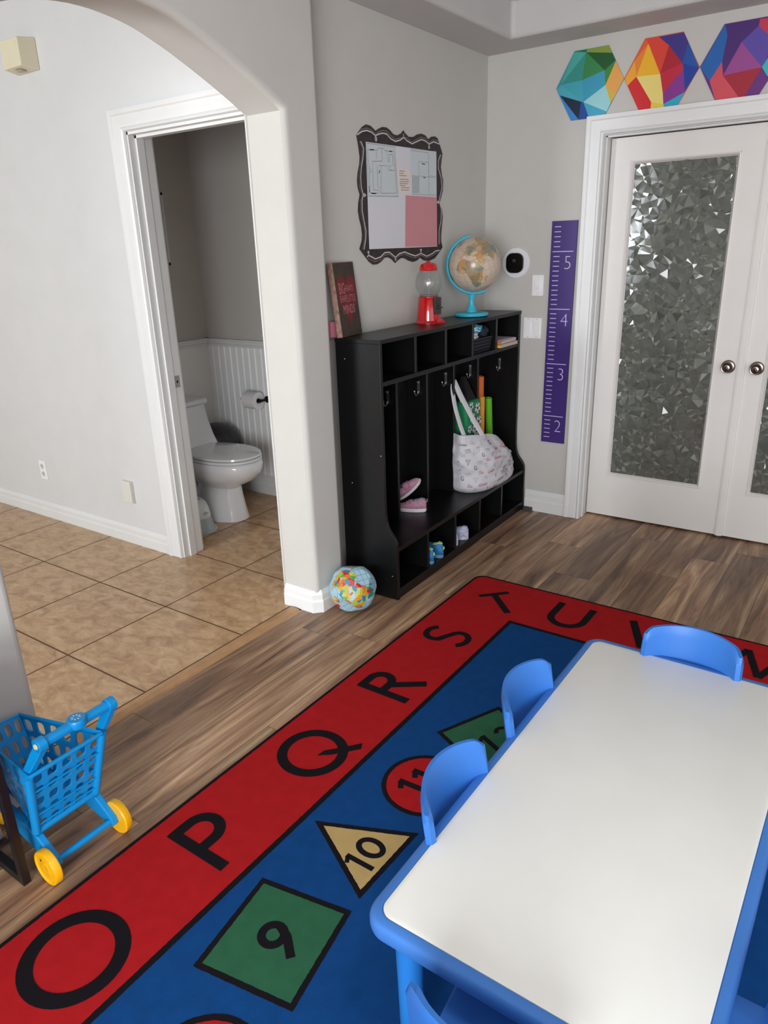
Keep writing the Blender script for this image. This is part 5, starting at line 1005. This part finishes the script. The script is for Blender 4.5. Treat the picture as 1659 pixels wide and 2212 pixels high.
for loc, rz, lab in CHS: copy_tree(ch, loc, rz, lab)

# ================================================================== toy shopping cart (rear axle at x .44)
CB = mat('cart_blue', (0, 136, 204), .35, .5); YE = mat('wheel_yellow', (244, 178, 10), .4, .5); YS = mat('screw_cream', (220, 196, 140), .4); CW = mat('cart_white_emblem', (210, 226, 232), .5)
t = thing('toy_shopping_cart', (.30, -3.215, 0), 'blue plastic toy shopping cart with yellow wheels on the wood floor', 'toy cart')
YL, YR = -3.325, -3.105
def wheel(x, y, s_, r_=.051, steer=0):
    m = M(); T = frame3((x, y, r_ + .0005), (1, 0, 0), (0, 0, 1), (0, -1, 0)) if s_ < 0 else frame3((x, y, r_ + .0005), (1, 0, 0), (0, 0, -1), (0, 1, 0))
    m.lathe([(0, -.010), (r_ - .003, -.010), (r_, -.007), (r_, .009), (r_ - .002, .012), (r_ - .006, .0125), (r_ - .011, .009), (.018, .009), (.014, .011), (.009, .010), (0, .010)], 0, 40, T)
    m.lathe([(0, 0), (.0035, 0), (.0035, .0004), (0, .0004)], 1, 10, T @ TR(-.018, .018, .0095))
    for k in range(5): a = k * 1.25; m.box((.006 * math.cos(a) - .0014, .006 * math.sin(a) - .0014, .0098), (.006 * math.cos(a) + .0014, .006 * math.sin(a) + .0014, .0104), 2, T)
    return m.build('wheel', [YE, mat('wheel_hole', (60, 40, 20), .8), mat('wheel_mark', (196, 140, 20), .5)], t, smooth=35)
wheel(.455, YL - .004, -1); wheel(.455, YR - .008, 1); wheel(.13, -3.285, -1, .034); wheel(.13, -3.145, 1, .034)
m = M(); m.tube([(.455, YL + .010, .052), (.455, YR - .022, .052)], .0095, 0, 14); m.build('rear_axle', CB, t, smooth=40)
for s_, y in ((-1, YL + .016), (1, YR - .026)):
    m = M(); pr = [(.472, .046), (.466, .066), (.448, .078), (.40, .112), (.34, .130), (.20, .138), (.18, .112), (.30, .075), (.40, .048), (.435, .038), (.46, .036)]
    m.prism(pr, lambda p: (p[0], y - .011, p[1]), lambda p: (p[0], y + .011, p[1])); m.build('side_frame', CB, t, bevel=.004)
for y in (-3.275, -3.155):
    m = M(); m.box((.115, y - .006, .03), (.15, y + .006, .135)); m.build('front_fork', CB, t, bevel=.003)
m = M(); m.box((.11, -3.28, .128), (.34, -3.15, .136)); m.build('chassis', CB, t, bevel=.003)
# basket walls
bbL, bbR, btL, btR = Vector((.402, -3.316, .130)), Vector((.402, -3.136, .130)), Vector((.438, -3.320, .326)), Vector((.438, -3.104, .326))
fbL, fbR, ftL, ftR = Vector((.165, -3.265, .142)), Vector((.165, -3.165, .142)), Vector((.105, -3.285, .300)), Vector((.118, -3.166, .300))
def panel(name, a, b_, c, d, nx, ny, hole, th=.005):
    m = M(); perforated(m, a, b_, c, d, nx, ny, hole, th); return m.build(name, CB, t, recalc=False)
panel('rear_gate', bbL, bbR, btR, btL, 5, 5, (.70, .74), .006)
panel('side_wall', fbL, bbL, btL, ftL, 6, 3, (.62, .70)); panel('side_wall', fbR, bbR, btR, ftR, 6, 3, (.62, .70)); panel('front_wall', fbL, fbR, ftR, ftL, 4, 3, (.6, .7)); panel('basket_floor', fbL, fbR, bbR, bbL, 3, 4, (.5, .5))
m = M(); m.tube([btL, ftL, ftR, btR], (.008, .005), 0, 8, flat=(0, 0, 1)); m.build('rim', CB, t, bevel=0, smooth=50)
m = M(); m.tube([bbL, btL], .012, 0, 10); m.tube([bbR, btR], .012, 0, 10); m.tube([bbL, bbR], .010, 0, 10); m.tube([btL, btR], .006, 0, 10)
g = (btL - bbL)
for f_ in (.12, .30, .72): m.tube([bbL + (btL - bbL) * f_ + Vector((.006, 0, 0)), bbR + (btR - bbR) * f_ + Vector((.006, 0, 0))], .0028, 0, 6)
m.build('gate_frame', CB, t, smooth=50)
# handle with brackets
HL, HR = -3.268, -3.072
m = M(); hx, hz = .445, .404
m.tube([(hx, HL, hz), (hx, HR, hz)], .0140, 0, 18); m.build('handle_bar', CB, t, smooth=40)
m = M(); m.lathe([(0, -.012), (.024, -.012), (.026, -.008), (.026, .008), (.024, .012), (0, .013)], 0, 24, TR(hx, -3.170, hz + .005)); o = m.build('handle_hub', CB, t, smooth=40)
em = M()
for k in range(8):
    a = 2 * PI * k / 8; c, s_ = math.cos(a), math.sin(a)
    em.flat([(hx + c * r_ - s_ * q, -3.170 + s_ * r_ + c * q) for r_, q in ((.0055, 0), (.009, .0018), (.0135, .0012), (.0145, 0), (.0135, -.0012), (.009, -.0018))], lambda p: (p[0], p[1], hz + .0186), 0)
em.build('emblem', CW, o, recalc=False)
for y, s_ in ((HL - .008, -1), (HR + .004, 1)):
    m = M(); pr = [(hx + .014, hz + .006), (hx + .006, hz + .016), (hx - .010, hz + .012), (hx - .020, hz - .010), (hx - .042, hz - .070), (hx - .046, hz - .10), (hx - .026, hz - .104), (hx - .014, hz - .075), (hx + .010, hz - .018)]
    dy = -.040 if s_ < 0 else -.026; m.prism(pr, lambda p: (p[0], y - .011 + dy * max(0, hz - .02 - p[1]) / .08, p[1]), lambda p: (p[0], y + .011 + dy * max(0, hz - .02 - p[1]) / .08, p[1])); m.lathe([(0, 0), (.020, 0), (.020, .024), (0, .024)], 0, 20, frame3((hx, y - .012, hz), (1, 0, 0), (0, 0, -1), (0, 1, 0)))
    b_ = m.build('handle_bracket', CB, t, bevel=.002)
    m = M()
    for (x, z) in ((hx, hz),): m.lathe([(0, 0), (.0085, 0), (.0070, .0022), (.004, .0008), (0, .0008)], 0, 16, frame3((x, y + s_ * .0122, z), (1, 0, 0), (0, 0, 1), (0, -1, 0)) if s_ < 0 else frame3((x, y + .0122, z), (1, 0, 0), (0, 0, -1), (0, 1, 0)))
    m.build('screw_cover', YS, b_, smooth=40)
# ================================================================== black metal rack at the left edge
RK = mat('rack_black', (20, 18, 20), .4, .5); FB = mat('rack_fabric_grey', (104, 98, 112), .9, var=.1)
t = thing('storage_rack', (.21, -3.52, 0), 'black metal rack with a grey fabric bin at the left edge beside the toy cart', 'rack')
for x in (.035, .398):
    for y in (-3.372, -3.66):
        m = M(); m.box((x - .011, y - .011, .0005), (x + .011, y + .011, .62)); m.build('post', RK, t, bevel=.002)
for z in (.60,):
    m = M(); m.box((.047, -3.381, z), (.386, -3.363, z + .018)); m.build('rail', RK, t, bevel=.002)
    m = M(); m.box((.047, -3.669, z), (.386, -3.651, z + .018)); m.build('rail', RK, t, bevel=.002)
    for x in (.035, .398): m = M(); m.box((x - .009, -3.648, z), (x + .009, -3.384, z + .018)); m.build('rail', RK, t, bevel=.002)
m = M(); m.box((.047, -3.383, .001), (.388, -3.361, .028)); m.build('rail', RK, t, bevel=.002)
m = M(); m.box((.047, -3.671, .001), (.388, -3.649, .028)); m.build('rail', RK, t, bevel=.002)
for x in (.06, .38): M().box((x - .01, -3.65, .14), (x + .008, -3.382, .15)).build('bin_support', RK, t)
t = thing('fabric_bin', (.21, -3.52, .15), 'grey fabric bin sitting in the black rack', 'bin')
m = M(); m.loft([[(a, b_, z) for a, b_ in ((.055, -3.645), (.38, -3.645), (.38, -3.388), (.055, -3.388))] for z in (.151, .57)]); m.build('bin_body', FB, t, bevel=.012)
m = M(); m.box((.30, -3.3875, .155), (.36, -3.384, .20)); m.build('label_tag', mat('label_white', (216, 214, 226), .5), t)
